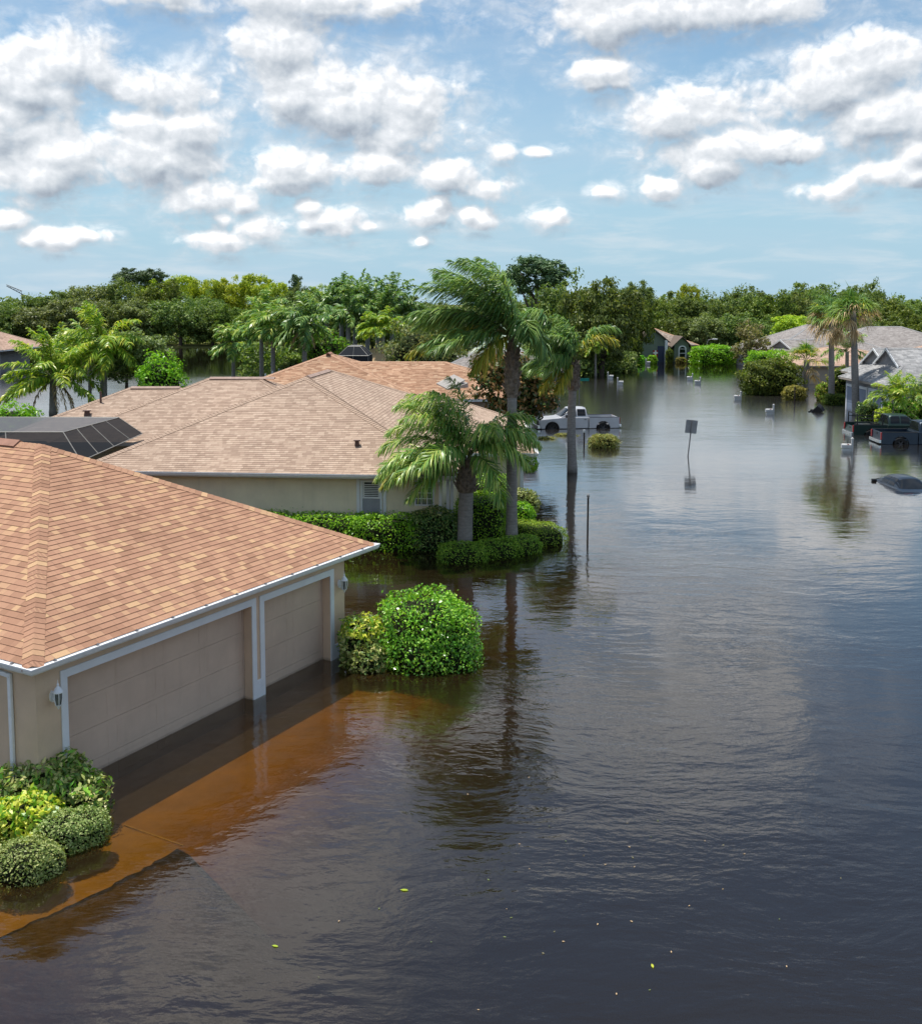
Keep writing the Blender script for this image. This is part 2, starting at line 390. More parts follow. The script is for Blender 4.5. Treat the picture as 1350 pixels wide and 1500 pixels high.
M['leaf_croton'] = leafmat('leaf_croton', LS((0.03, 0.08, 0.012), (0.08, 0.14, 0.02), (0.20, 0.22, 0.05), (0.34, 0.32, 0.10), (0.44, 0.40, 0.14)), 0.35, 0.5, 0.25, 0.0)
M['leaf_variegated'] = leafmat('leaf_variegated', LS((0.03, 0.07, 0.015), (0.09, 0.13, 0.03), (0.17, 0.19, 0.06), (0.30, 0.28, 0.12)), 0.35, 0.5, 0.25, 0.0)
M['leaf_yellow'] = leafmat('leaf_yellow', LS((0.043, 0.128, 0.013), (0.119, 0.212, 0.017), (0.306, 0.306, 0.034), (0.425, 0.374, 0.076)), 0.35, 0.5, 0.3, 0.0)
M['leaf_box'] = leafmat('leaf_box', LS((0.055, 0.085, 0.02), (0.10, 0.135, 0.035), (0.16, 0.19, 0.065), (0.23, 0.24, 0.10)), 0.45, 0.4, 0.25, 0.05)
M['leaf_dry'] = leafmat('leaf_dry', LS((0.085, 0.093, 0.021), (0.145, 0.136, 0.034), (0.204, 0.178, 0.051)), 0.5, 0.3, 0.25, 0.05)
M['mailbox'] = plain('mailbox', (0.60, 0.60, 0.58), 0.5, 0.35, var=0.1, scale=9)
M['skylight'] = plain('skylight', (0.33, 0.31, 0.29), 0.6, 0.2)
M['twig_shade'] = plain('twig_shade', (0.018, 0.022, 0.010), 0.9, 0.1)  # hull inside shrubs: twigs, with the shade between leaves put into the colour
# ------------------------------------------------------------------ camera, sun, sky
cam = bpy.data.cameras.new('camera'); camo = bpy.data.objects.new('camera', cam); COL.objects.link(camo)
camo.location = (0, 0, CAMH); camo.rotation_euler = (PI / 2 - PITCH, 0, 0)
cam.sensor_fit = 'VERTICAL'; cam.sensor_height = 36.0; cam.sensor_width = 36.0
cam.lens = F0 / 1500 * 36.0; cam.shift_y = (YC - 750) / 1500.0; cam.shift_x = (675 - XC) / 1500.0
cam.clip_start = 0.1; cam.clip_end = 9000
SC.camera = camo
S = Vector((-0.24, 0.135, 1.0)).normalized()
sun = bpy.data.lights.new('sun', 'SUN'); suno = bpy.data.objects.new('sun', sun); COL.objects.link(suno)
sun.energy = 4.4; sun.angle = R(0.53); sun.color = (1.0, 0.945, 0.86)
suno.rotation_euler = S.to_track_quat('Z', 'Y').to_euler(); suno.location = (0, 0, 60)
W = bpy.data.worlds.new('World'); SC.world = W; W.use_nodes = True; W.node_tree.nodes.clear()
t = NT(W.node_tree)
sky = t.new('ShaderNodeTexSky', sky_type='NISHITA'); sky.sun_disc = False
sky.sun_elevation = math.asin(S.z); sky.sun_rotation = math.atan2(S.x, S.y)
sky.altitude = 10; sky.air_density = 1.0; sky.dust_density = 0.3; sky.ozone_density = 2.0

# cumulus field in degrees of azimuth and elevation; each blob is one heap of cloud
def dirdeg(x, y):
    r = unit(ray(x, y)); return math.degrees(math.atan2(r[0], r[1])), math.degrees(math.asin(r[2]))
BL = [(30,118,95,58),(118,92,62,46),(0,175,95,50),(238,132,78,42),(255,185,95,40),(112,232,112,48),(228,222,98,50),(60,255,75,40),
 (412,62,78,62),(440,130,90,55),(515,155,145,66),(602,152,62,46),(595,192,92,45),(428,246,74,38),(558,244,78,34),(650,258,66,28),(715,274,42,20),
 (625,311,42,22),(700,324,34,18),(812,322,38,19),(617,354,13,9),(300,292,66,32),(368,335,50,22),(330,352,54,22),(480,322,56,23),(540,331,20,10),
 (75,353,46,15),(130,344,34,14),(12,322,26,15),(230,-12,120,26),(450,-4,170,30),(565,4,60,22),(945,12,175,52),(1065,8,140,42),(870,30,75,34),
 (1222,122,128,60),(1272,88,72,46),(1290,168,112,48),(1000,170,98,44),(1052,216,100,40),(1040,246,68,30),(1140,214,66,28),(966,274,31,17),
 (880,105,60,22),(1224,280,44,18),(1312,254,66,27),(1345,228,40,30),(735,226,24,17),(885,281,24,11),(790,222,30,10),(640,300,20,16),(690,316,18,15),(820,313,18,14),(455,306,26,18),(500,330,24,17),(330,322,30,20),(352,300,26,18),(55,346,20,14),(1240,270,24,15),(1340,255,30,24),(955,268,15,14),
 # heaps above the picture, met only as reflections in the flood
 (900,-215,290,110),(690,-170,200,80),(1080,-140,150,60),(400,-490,230,110),(300,-620,190,80),(60,-170,160,80)]
fg = bpy.data.node_groups.new('CloudField', 'ShaderNodeTree')
fg.interface.new_socket('P', in_out='INPUT', socket_type='NodeSocketVector')
fg.interface.new_socket('D', in_out='OUTPUT', socket_type='NodeSocketFloat'); fg.interface.new_socket('B', in_out='OUTPUT', socket_type='NodeSocketFloat')
g = NT(fg); gi = g.new('NodeGroupInput'); go = g.new('NodeGroupOutput')
P = gi.outputs[0]
acc = None
for x, y, rx, ry in BL:
    a, e = dirdeg(x, y); rx /= 25.5; ry /= 25.5
    q = g.vmath('MULTIPLY_ADD', P, (1 / rx, 1 / ry, 0), (-a / rx, -e / ry, 0))
    L = g.vmath('LENGTH', q, out=1)
    acc = L if acc is None else g.math('SMOOTH_MIN', acc, L, 0.34)
Dn = g.math('SUBTRACT', 1.0, acc)
# scattered fair-weather cloud all round the rest of the sky
sp = g.new('ShaderNodeSeparateXYZ'); g.l.new(P, sp.inputs[0])
rest = g.noise(g.mapping(P, (0.055, 0.10, 1)), 1.0, 2, 0.5)
rest = g.math('MULTIPLY', g.math('SUBTRACT', rest, 0.56), 4.0)
side = g.math('MAXIMUM', g.smooth(g.math('ABSOLUTE', sp.outputs[0]), 29.0, 36.0), g.smooth(sp.outputs[1], 38.0, 48.0))
rest = g.math('SUBTRACT', rest, g.math('MULTIPLY', g.math('SUBTRACT', 1.0, side), 6.0))
Dn = g.math('MAXIMUM', Dn, rest)
# billows: coarse heaps, cauliflower detail
wv = g.vmath('MULTIPLY', g.vmath('SUBTRACT', g.noise(P, 0.45, 3, 0.55, out=1), (0.5, 0.5, 0.5)), (2.2, 1.6, 0))
Pw = g.vmath('ADD', P, wv)
vo = g.new('ShaderNodeTexVoronoi', feature='F1', normalize=False, voronoi_dimensions='2D')
g.l.new(g.mapping(Pw, (1, 1.25, 1)), vo.inputs['Vector']); vo.inputs['Scale'].default_value = 0.36
vo.inputs['Detail'].default_value = 2.0; vo.inputs['Roughness'].default_value = 0.48; vo.inputs['Lacunarity'].default_value = 2.4
n1 = g.noise(g.mapping(P, (1.0, 1.3, 1)), 0.20, 2, 0.5, 0.3)
n2 = g.noise(g.mapping(P, (1.0, 1.2, 1)), 0.8, 6, 0.64, 0.3)
bill = g.math('ADD', g.math('MULTIPLY', g.math('SUBTRACT', n1, 0.5), 0.75), g.math('MULTIPLY', g.math('SUBTRACT', n2, 0.5), 0.75))
bill = g.math('ADD', bill, g.math('MULTIPLY', g.math('SUBTRACT', 0.72, vo.outputs['Distance']), 0.62))
g.l.new(g.math('ADD', g.math('ADD', g.math('MINIMUM', Dn, 0.85), 0.12), bill), go.inputs[0]); g.l.new(Dn, go.inputs[1])

dv = t.coord('Generated')
s3 = t.new('ShaderNodeSeparateXYZ'); t.l.new(dv, s3.inputs[0])
az = t.math('MULTIPLY', t.math('ARCTAN2', s3.outputs[0], s3.outputs[1]), 180 / PI)
el = t.math('MULTIPLY', t.math('ARCSINE', s3.outputs[2]), 180 / PI)
pc = t.new('ShaderNodeCombineXYZ'); t.l.new(az, pc.inputs[0]); t.l.new(el, pc.inputs[1])
def field(vec):
    n = t.new('ShaderNodeGroup'); n.node_tree = fg; t.l.new(vec, n.inputs[0]); return n.outputs
d0, b0 = field(pc.outputs[0])
d1, _ = field(t.vmath('ADD', pc.outputs[0], (-0.2, 0.42, 0)))     # density a little nearer the sun
d2, b2 = field(t.vmath('ADD', pc.outputs[0], (-0.3, 1.3, 0)))
wisp = t.noise(t.mapping(pc.outputs[0], (0.4, 0.75, 1)), 1.0, 5, 0.66, 0.5)
alpha = t.smooth(d0, -0.04, 0.55)
thin = t.math('MULTIPLY', t.math('MULTIPLY', t.smooth(d0, -0.75, 0.2), t.smooth(wisp, 0.34, 0.68)), 0.6)
alpha = t.math('MAXIMUM', alpha, thin)
base = t.math('MULTIPLY', t.smooth(t.math('SUBTRACT', b2, b0), -0.12, 0.42), t.smooth(d2, 0.1, 0.9))
lit = t.math('SUBTRACT', t.math('ADD', 0.73, t.math('MULTIPLY', t.math('SUBTRACT', d0, d1), 0.72)), t.math('MULTIPLY', base, 0.40), clamp=True)
ccol = t.ramp(lit, [(0.0, (0.29, 0.33, 0.39)), (0.3, (0.43, 0.475, 0.53)), (0.55, (0.57, 0.605, 0.645)), (0.8, (0.74, 0.76, 0.79)), (1.0, (0.98, 0.98, 0.98))])
# thin high veil, and the pale bright air low down
veil = t.noise(t.mapping(pc.outputs[0], (0.035, 0.16, 1)), 1.0, 6, 0.62, 0.6)
veil = t.math('MULTIPLY', t.math('MULTIPLY', t.smooth(veil, 0.36, 0.70), 0.42), t.math('SUBTRACT', 1.0, t.math('MULTIPLY', t.smooth(el, 15.0, 22.0), 0.75)))
low = t.math('SUBTRACT', 1.0, t.smooth(el, -1.0, 17.0))
SKYMUL = 0.105
skyb = t.vmath('MULTIPLY', sky.outputs[0], (SKYMUL * .93, SKYMUL * 1.03, SKYMUL * 1.0))
skyb = t.mix(t.smooth(el, 14.0, 30.0), skyb, t.vmath('MULTIPLY', skyb, (0.95, 1.0, 1.05)))
skyb = t.mix(t.math('MULTIPLY', low, 0.92), skyb, (0.315, 0.495, 0.64))
cv = t.mix(veil, skyb, (0.47, 0.57, 0.67))
lowc = t.smooth(t.noise(t.mapping(pc.outputs[0], (0.16, 0.95, 1)), 1.0, 5, 0.6, 0.4), 0.44, 0.72)
lowc = t.math('MULTIPLY', t.math('MULTIPLY', lowc, t.math('SUBTRACT', 1.0, t.smooth(el, 3.5, 8.0))), 0.5)
cv = t.mix(lowc, cv, (0.60, 0.66, 0.70))
cm = t.mix(t.math('MULTIPLY', alpha, 0.95), cv, ccol)
bg = t.new('ShaderNodeBackground'); t.l.new(cm, bg.inputs[0]); bg.inputs[1].default_value = 1.0
wo = t.new('ShaderNodeOutputWorld'); t.l.new(bg.outputs[0], wo.inputs[0])
W.cycles.sampling_method = 'MANUAL'; W.cycles.sample_map_resolution = 512
SC.view_settings.view_transform = 'Standard'; SC.view_settings.look = 'None'
SC.view_settings.exposure = 0.28; SC.view_settings.gamma = 1.0
SC.cycles.max_bounces = 8; SC.cycles.transparent_max_bounces = 12; SC.cycles.diffuse_bounces = 3
SC.cycles.glossy_bounces = 3; SC.cycles.transmission_bounces = 4; SC.cycles.caustics_reflective = False; SC.cycles.caustics_refractive = False
SC.cycles.use_denoising = True; SC.cycles.sample_clamp_indirect = 6.0
try: SC.cycles.denoiser = 'OPENIMAGEDENOISE'
except Exception: pass

# ------------------------------------------------------------------ the flooded ground: one sheet, lawns shallow, street deep, far banks dry
TH = 0.5135
DX = V(math.sin(TH), math.cos(TH), 0); NX = V(math.cos(TH), -math.sin(TH), 0); O1 = V(-6.9891, 17.5693, 0)
def W1(s, out, z): return O1 + DX * s + NX * out + V(0, 0, z)
def sstep(x, a, b):
    k = np.clip((x - a) / (b - a), 0, 1); return k * k * (3 - 2 * k)
def ground_h(x, y):
    s = (x - O1[0]) * DX[0] + (y - O1[1]) * DX[1]; o = (x - O1[0]) * NX[0] + (y - O1[1]) * NX[1]
    h = -1.15 + 0 * x
    lawn1 = sstep(-o, -5.6, -2.4) * sstep(-y, -48, -30)
    h = h + 0.715 * lawn1                                                    # round the near house
    lawn2 = sstep(-(x - 2.5), -6, 0) * sstep(y, 28, 36) * sstep(-y, -75, -62)
    h = np.maximum(h, -1.15 + 0.75 * lawn2)
    lawn3 = sstep(x, 25.5, 30) * sstep(y, 40, 60)
    h = np.maximum(h, -1.15 + 0.75 * lawn3)
    bank = sstep(y + 0.22 * np.minimum(x, 0) * 0 + 0.0 * x, 186, 206) * sstep(-x, -40, 10)
    h = np.maximum(h, -1.15 + 1.5 * bank)
    far = sstep(y, 156, 176) * sstep(x, -6, 6)
    h = np.maximum(h, -1.15 + 1.4 * far)
    wild = sstep(x, 62, 74) * sstep(y, 60, 90)
    h = np.maximum(h, -1.15 + 1.4 * wild)
    drv = sstep(s, -0.6, 0.1) * sstep(-s, -11.5, -9.6) * sstep(o, -1.2, -0.5)
    h = h * (1 - drv) + drv * np.minimum(h, -0.52 - 0.03 * np.maximum(0, o) - 0.42 * np.clip(o - 2.6, 0, 4.9))
    pond = sstep(-(x + 24), -3, 6) * sstep(-y, -182, -170) * sstep(y, 30, 50)
    return h - 0.6 * pond
xs = np.unique(np.concatenate([np.linspace(-4000, -300, 12), np.linspace(-300, -40, 40), np.linspace(-40, 40, 120), np.linspace(40, 300, 40), np.linspace(300, 4000, 12)]))
ys = np.unique(np.concatenate([np.linspace(-600, 0, 10), np.linspace(0, 60, 110), np.linspace(60, 260, 100), np.linspace(260, 6000, 16)]))
gx, gy = np.meshgrid(xs, ys); gz = ground_h(gx, gy) + 0.018 * np.sin(gx * 1.7) * np.cos(gy * 1.3) + 0.012 * np.sin(gx * 5.3 + gy) * np.cos(gy * 4.7)
nx_, ny_ = len(xs), len(ys)
gv = np.stack([gx.ravel(), gy.ravel(), gz.ravel()], 1)
ii = (np.arange(ny_ - 1)[:, None] * nx_ + np.arange(nx_ - 1)[None, :]).ravel()
gf = np.stack([ii, ii + 1, ii + nx_ + 1, ii + nx_], 1)
m, t, o = new_mat('ground_mat'); c = t.coord()
n = t.noise(c, 0.9, 6, 0.65); n2 = t.noise(c, 9.0, 5, 0.7)
cc = t.ramp(n, [(0.3, (0.11, 0.12, 0.035)), (0.6, (0.19, 0.19, 0.06)), (0.8, (0.27, 0.24, 0.10))])
cc = t.mix(1.0, cc, t.ramp(n2, [(0.25, (0.55,) * 3), (0.7, (1.3,) * 3)]), 'MULTIPLY')
principled(t, o, cc, 0.95, 0.1, 0, t.bump(n2, 0.8, 0.03))
gr = link('ground', raw_mesh('ground', gv, [gf], m, smooth=True)); tag(gr, kind='structure')

# drowned concrete: driveway and front walk of the near house
def slab(name, poly, th=0.12):
    mb = MB(); mb.prism(poly, (0, 0, -th)); return mb
def zdrive(o): return max(-2.4, -0.36 - 0.03 * max(0, o - 0.3) - 0.42 * max(0, o - 2.6))
mb = MB()
prev = None
for k in range(8):
    o_ = -0.28 + k * 1.0 if k else -0.28
    row = [W1(0.13 if k < 3 else 0.13 - 0.06 * (k - 3), o_, zdrive(o_)), W1(9.3 + 0.12 * k, o_, zdrive(o_))]
    if prev is not None:
        mb.face([prev[0], row[0], row[1], prev[1]])
    prev = row
dr = mb.build('driveway', M['concrete']); tag(dr, kind='structure')
mb = MB()
wl = [(0.10, 1.16, 2.58), (-0.75, 1.26, 2.50), (-1.6, 1.36, 2.40), (-2.4, 1.28, 2.20), (-3.4, 1.1, 1.98), (-5.0, 0.7, 1.7), (-8.0, 0.2, 1.4)]
fine = []
for a_, b_ in zip(wl, wl[1:]):
    for k in range(8):
        q = k / 8; fine.append([a_[j] * (1 - q) + b_[j] * q + (random.uniform(-.035, .035) if j else 0) for j in range(3)])
for a_, b_ in zip(fine, fine[1:]):
    mb.face([W1(a_[0], a_[1], -0.365), W1(b_[0], b_[1], -0.365), W1(b_[0], b_[2], -0.385), W1(a_[0], a_[2], -0.385)])
wk = mb.build('path', M['concrete']); tag(wk, kind='structure')
mb = MB(); mb.obox(W1(0.112, 1.2, -0.362), DX * 0.035, NX * 1.4, (0, 0, 0.008))
js = mb.build('path_joint', M['joint']); tag(js, kind='structure')

# ------------------------------------------------------------------ the flood
m, t, o = new_mat('water_mat'); c = t.coord()
cs = t.new('ShaderNodeSeparateXYZ'); t.l.new(c, cs.inputs[0])
warp = t.vmath('SCALE', t.noise(c, 0.12, 3, 0.5, out=1), None); warp.node.inputs['Scale'].default_value = 3.0
cw = t.vmath('ADD', c, warp)
swell = t.noise(t.mapping(cw, (0.42, 1.1, 1), (0, 0, R(8))), 1.0, 2, 0.5)
rip = t.noise(t.mapping(cw, (1.5, 3.4, 1), (0, 0, R(-10))), 1.0, 3, 0.5)
chop = t.noise(t.mapping(cw, (4.2, 7.5, 1), (0, 0, R(24))), 1.0, 3, 0.55)
gust = t.smooth(t.noise(t.mapping(c, (0.05, 0.085, 1)), 1.0, 3, 0.55), 0.38, 0.66)
far = t.smooth(cs.outputs[1], 24.0, 58.0)
calm = t.math('SUBTRACT', 1.0, t.math('MULTIPLY', t.smooth(cs.outputs[1], 108.0, 132.0), 0.8))
amp = t.math('MULTIPLY', t.math('ADD', t.math('ADD', 0.35, t.math('MULTIPLY', gust, 0.55)), t.math('MULTIPLY', far, -0.08)), t.math('MULTIPLY', calm, t.math('SUBTRACT', 1.0, t.math('MULTIPLY', far, 0.45))))
h = t.math('ADD', t.math('ADD', t.math('MULTIPLY', swell, 0.045), t.math('MULTIPLY', rip, 0.022)), t.math('MULTIPLY', t.math('MULTIPLY', chop, 0.011), t.math('ADD', 0.35, gust)))
h = t.math('MULTIPLY', h, t.math('MULTIPLY', amp, 0.8))
nm = t.bump(h, 1.0, 1.0)
fr = t.new('ShaderNodeFresnel'); fr.inputs[0].default_value = 1.5; t.l.new(nm, fr.inputs[1])
gl = t.new('ShaderNodeBsdfGlossy'); t.put(gl.inputs['Roughness'], t.math('ADD', 0.03, t.math('MULTIPLY', t.math('MULTIPLY', t.smooth(cs.outputs[1], 30.0, 75.0), calm), 0.13))); t.l.new(nm, gl.inputs['Normal'])
tr = t.new('ShaderNodeBsdfTransparent'); tr.inputs[0].default_value = (0.92, 0.90, 0.84, 1)
murk = t.new('ShaderNodeBsdfDiffuse'); murk.inputs[0].default_value = (0.19, 0.125, 0.055, 1)
mm = t.new('ShaderNodeMixShader'); mm.inputs[0].default_value = 0.07; t.l.new(tr.outputs[0], mm.inputs[1]); t.l.new(murk.outputs[0], mm.inputs[2])
mx = t.new('ShaderNodeMixShader'); t.put(mx.inputs[0], t.math('MINIMUM', t.math('MULTIPLY', fr.outputs[0], 1.75), 0.90)); t.l.new(mm.outputs[0], mx.inputs[1]); t.l.new(gl.outputs[0], mx.inputs[2])
t.l.new(mx.outputs[0], o.inputs[0])
va = t.new('ShaderNodeVolumeAbsorption'); va.inputs[0].default_value = (0.715, 0.57, 0.02, 1); va.inputs[1].default_value = 4.4
t.l.new(va.outputs[0], o.inputs[1])
mb = MB(); mb.box((0, 2700, -2.0), (7900, 6500, 4.0))
wt = mb.build('water', m); tag(wt, kind='structure')
# ------------------------------------------------------------------ foliage
def superpts(b, n, shell, lump=0.12):
    """n points (with outward direction) in the outer shell of a super-ellipsoid (cx,cy,cz,rx,ry,rz[,rot[,p]])"""
    cx, cy, cz, rx, ry, rz = b[:6]; rot = b[6] if len(b) > 6 else 0.0; p = b[7] if len(b) > 7 else 2.0
    ax = rng.choice(3, n, p=np.array([ry * rz, rx * rz, rx * ry]) / (ry * rz + rx * rz + rx * ry))
    d = rng.uniform(-1, 1, (n, 3)); d[np.arange(n), ax] = rng.choice([-1.0, 1.0], n)
    d += rng.normal(0, 0.02, d.shape)
    nr = (np.abs(d) ** p).sum(1) ** (1 / p)
    u = d / nr[:, None]
    lum = 1 + lump * np.sin(u[:, 0] * 7 + cx) * np.sin(u[:, 1] * 6 + cy * 2) + lump * 0.7 * np.sin(u[:, 2] * 9 + u[:, 0] * 5 + cx)
    r = (1 - (1 - shell) * rng.random(n) ** 1.6) * lum * np.where(rng.random(n) < .05, 1 + .16 * rng.random(n), 1)
    q = u * r[:, None] * np.array([rx, ry, rz])
    nd = np.sign(u) * np.abs(u) ** (p - 1) / np.array([rx, ry, rz]); nd /= np.linalg.norm(nd, axis=1)[:, None] + 1e-9
    m = rotz(rot)
    return q @ m.T + np.array([cx, cy, cz]), nd @ m.T
def leaves(pos, nrm, L, Wd, spread=0.9, up=0.35, curl=True):
    """one leaf (folded along its midrib) per point"""
    n = len(pos)
    nn = nrm * 0.9 + rng.normal(0, spread, (n, 3)) + np.array([0, 0, up]); nn /= np.linalg.norm(nn, axis=1)[:, None] + 1e-9
    t = np.cross(nn, rng.normal(0, 1, (n, 3))); t /= np.linalg.norm(t, axis=1)[:, None] + 1e-9
    b = np.cross(nn, t); s = rng.uniform(0.65, 1.3, (n, 1))
    l = L * s / 2; w = Wd * s / 2
    v = np.stack([pos - t * l, pos + b * w + nn * w * 0.35, pos + t * l, pos - b * w + nn * w * 0.35], 1).reshape(-1, 3)
    return v, np.arange(4 * n).reshape(n, 4)
def clump_points(blobs, nclump, per, cr, shell=0.75, lump=0.1):
    wts = np.array([(b[3] * b[4] + b[4] * b[5] + b[3] * b[5]) for b in blobs]); wts = wts / wts.sum()
    P, N = [], []
    for b, k in zip(blobs, rng.multinomial(nclump, wts)):
        if k == 0: continue
        c, nd = superpts(b, k, shell, lump)
        k_ = rng.integers(int(per * 0.5), int(per * 1.5), k)
        cc = np.repeat(c, k_, 0); dd = np.repeat(nd, k_, 0); rr = np.repeat(rng.uniform(0.6, 1.35, k) * cr, k_)
        off = rng.normal(0, 1, cc.shape); off /= np.linalg.norm(off, axis=1)[:, None]
        off *= (rng.random(len(cc)) ** 0.5 * rr)[:, None]; off[:, 2] *= 0.72
        P.append(cc + off); N.append(0.5 * dd + off / (cr + 1e-6))
    return np.concatenate(P), np.concatenate(N)

def bush(name, label, cat, blobs, mat, n, L, Wd, group=None, core=True, shell=0.82, lump=0.06, up=0.35, spread=0.8, extra=None, loc=None):
    """clipped or natural shrub: leaves over an opaque twig hull with the inner shade painted dark"""
    blobs = [tuple(float(q) for q in b) for b in blobs]
    loc = loc if loc is not None else (blobs[0][0], blobs[0][1], 0.0)
    wts = np.array([(b[3] * b[4] + 2 * b[4] * b[5] + 2 * b[3] * b[5]) for b in blobs]); wts = wts / wts.sum()
    P, N = [], []
    for b, k in zip(blobs, rng.multinomial(n, wts)):
        if k:
            p, d = superpts(b, k, shell, lump); P.append(p); N.append(d)
    P = np.concatenate(P); N = np.concatenate(N)
    keep = P[:, 2] > -0.25; P = P[keep]; N = N[keep]
    v, f = leaves(P, N, L, Wd, spread, up)
    mats = [mat]; mi = np.zeros(len(f), int); fl = [f]; vv = [v]
    if extra is not None:                                  # a second leaf kind mixed in: (material, share, z above which)
        sel = (rng.random(len(f)) < extra[1]) & (P[:, 2] > extra[2]); mi[sel] = 1; mats.append(extra[0])
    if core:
        k = len(mats); mats.append(M['twig_shade']); base = len(v)
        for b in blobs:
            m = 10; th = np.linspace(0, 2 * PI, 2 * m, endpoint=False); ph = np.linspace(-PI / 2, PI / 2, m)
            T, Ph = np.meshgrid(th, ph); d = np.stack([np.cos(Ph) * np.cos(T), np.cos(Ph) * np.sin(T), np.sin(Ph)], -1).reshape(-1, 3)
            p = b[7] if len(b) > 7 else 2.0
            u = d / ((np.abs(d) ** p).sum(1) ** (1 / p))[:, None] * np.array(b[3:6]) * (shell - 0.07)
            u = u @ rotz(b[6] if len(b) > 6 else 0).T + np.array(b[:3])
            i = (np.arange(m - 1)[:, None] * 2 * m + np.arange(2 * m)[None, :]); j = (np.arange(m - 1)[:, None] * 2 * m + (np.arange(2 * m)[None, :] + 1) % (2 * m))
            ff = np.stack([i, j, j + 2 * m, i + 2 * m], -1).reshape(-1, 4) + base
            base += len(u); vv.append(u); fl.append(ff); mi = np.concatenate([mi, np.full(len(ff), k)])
    v = np.concatenate(vv) - np.array(loc)
    o = link(name, raw_mesh(name, v, fl, mats, mi), loc=loc)
    return tag(o, label, cat, group)

# tree crowns: shared meshes, one metre = unit radius scale baked in
def crown_mesh(nm, mat, R_, H_, kind, nclump, per, leaf):
    bl = []
    if kind == 'oak':
        bl.append((0, 0, 0, R_ * 0.8, R_ * 0.8, H_ * 0.42))
        for k in range(9):
            a = 2 * PI * k / 9 + rng.uniform(-.3, .3); r = rng.uniform(.4, .68) * R_; z = rng.uniform(-0.28, 0.3) * H_
            s = rng.uniform(.28, .45); bl.append((r * math.cos(a), r * math.sin(a), z, R_ * s, R_ * s, H_ * s * .6))
    elif kind == 'round':
        bl.append((0, 0, 0, R_ * .75, R_ * .75, H_ * .45))
        for k in range(6):
            a = 2 * PI * k / 6 + rng.uniform(-.4, .4); r = rng.uniform(.3, .55) * R_; z = rng.uniform(-.2, .38) * H_
            s = rng.uniform(.3, .42); bl.append((r * math.cos(a), r * math.sin(a), z, R_ * s, R_ * s, H_ * s * .55))
    else:                                                  # pine: flat storeys, gappy
        for k in range(10):
            a = rng.uniform(0, 2 * PI); z = -0.45 + 0.95 * k / 9
            r = R_ * rng.uniform(.15, .6) * (1.0 - 0.3 * abs(z)); s = rng.uniform(.28, .5)
            bl.append((r * math.cos(a), r * math.sin(a), z * H_, R_ * s, R_ * s, H_ * .07))
    P, N = clump_points(bl, nclump, per, R_ * (0.17 if kind != 'pine' else 0.12), 0.7, 0.15)
    v, f = leaves(P, N, leaf, leaf * .55, 0.8, 0.4)
    return raw_mesh('crown', v, [f], mat)
CROWNS = {}
for nm, mat, kind in (('oak', 'leaf_oak', 'oak'), ('olive', 'leaf_olive', 'oak'), ('lime', 'leaf_lime', 'round'), ('mid', 'leaf_mid', 'oak'), ('pine', 'leaf_pine', 'pine'), ('tan', 'leaf_tan', 'round'), ('dark', 'leaf_pine', 'oak')):
    CROWNS[nm] = [crown_mesh(nm, M[mat], 5.0, 8.0, kind, 230 if kind != 'pine' else 120, 62, 0.40) for _ in range(3)]
TRUNKS = []
for k in range(3):
    mb = MB(); a0 = rng.uniform(0, 6)
    mb.tube([(0, 0, -1.5), (0.05, 0, 0.0), (0.15, .1, 2.0), (0.1, 0.3, 4.2), (0, 0.2, 6.5)], [.42, .36, .28, .22, .08], 8, jitter=.15)
    for q in range(5):
        a = a0 + q * 2.4; z = 1.8 + q * .8; r = 2.2 - q * .2
        mb.tube([(0.1, .15, z), (r * .5 * math.cos(a), r * .5 * math.sin(a), z + 1.0), (r * math.cos(a), r * math.sin(a), z + 2.4)], [.16, .11, .04], 6)
    o = mb.build('trunk', M['bark'], smooth=True); TRUNKS.append(o.data); bpy.data.objects.remove(o)
NTREE = 0
def tree(kind, label, x, y, base_z, top_z, radius, low=0.25, group=None, name='tree', squash=1.0):
    """broad-leaved tree standing at x, y; crown from low*height to the top"""
    global NTREE
    NTREE += 1
    H = top_z - base_z
    r = thing(name, label, 'tree', (x, y, base_z), group)
    zc0 = base_z + H * low; ch = top_z - zc0
    k = NTREE % 3
    c = link('crown', CROWNS[kind][k], r, (0, 0, zc0 + ch * 0.5 - base_z), (0, 0, random.uniform(0, 6.28)), (radius / 5.0, radius / 5.0 * squash, ch / 8.2))
    tk = link('trunk', TRUNKS[(NTREE // 3) % 3], r, (0, 0, 0), (0, 0, random.uniform(0, 6.28)), (H / 9, H / 9, H * min(low + 0.42, 0.86) / 7.6))
    return r
def tree_px(kind, label, px, topy, Y, wpx, base_z=0.0, low=0.2, group=None, name='tree'):
    p = D(px, topy, Y)
    return tree(kind, label, p[0], Y, base_z, p[2], wpx / 2 / F0 * Y, low, group, name)

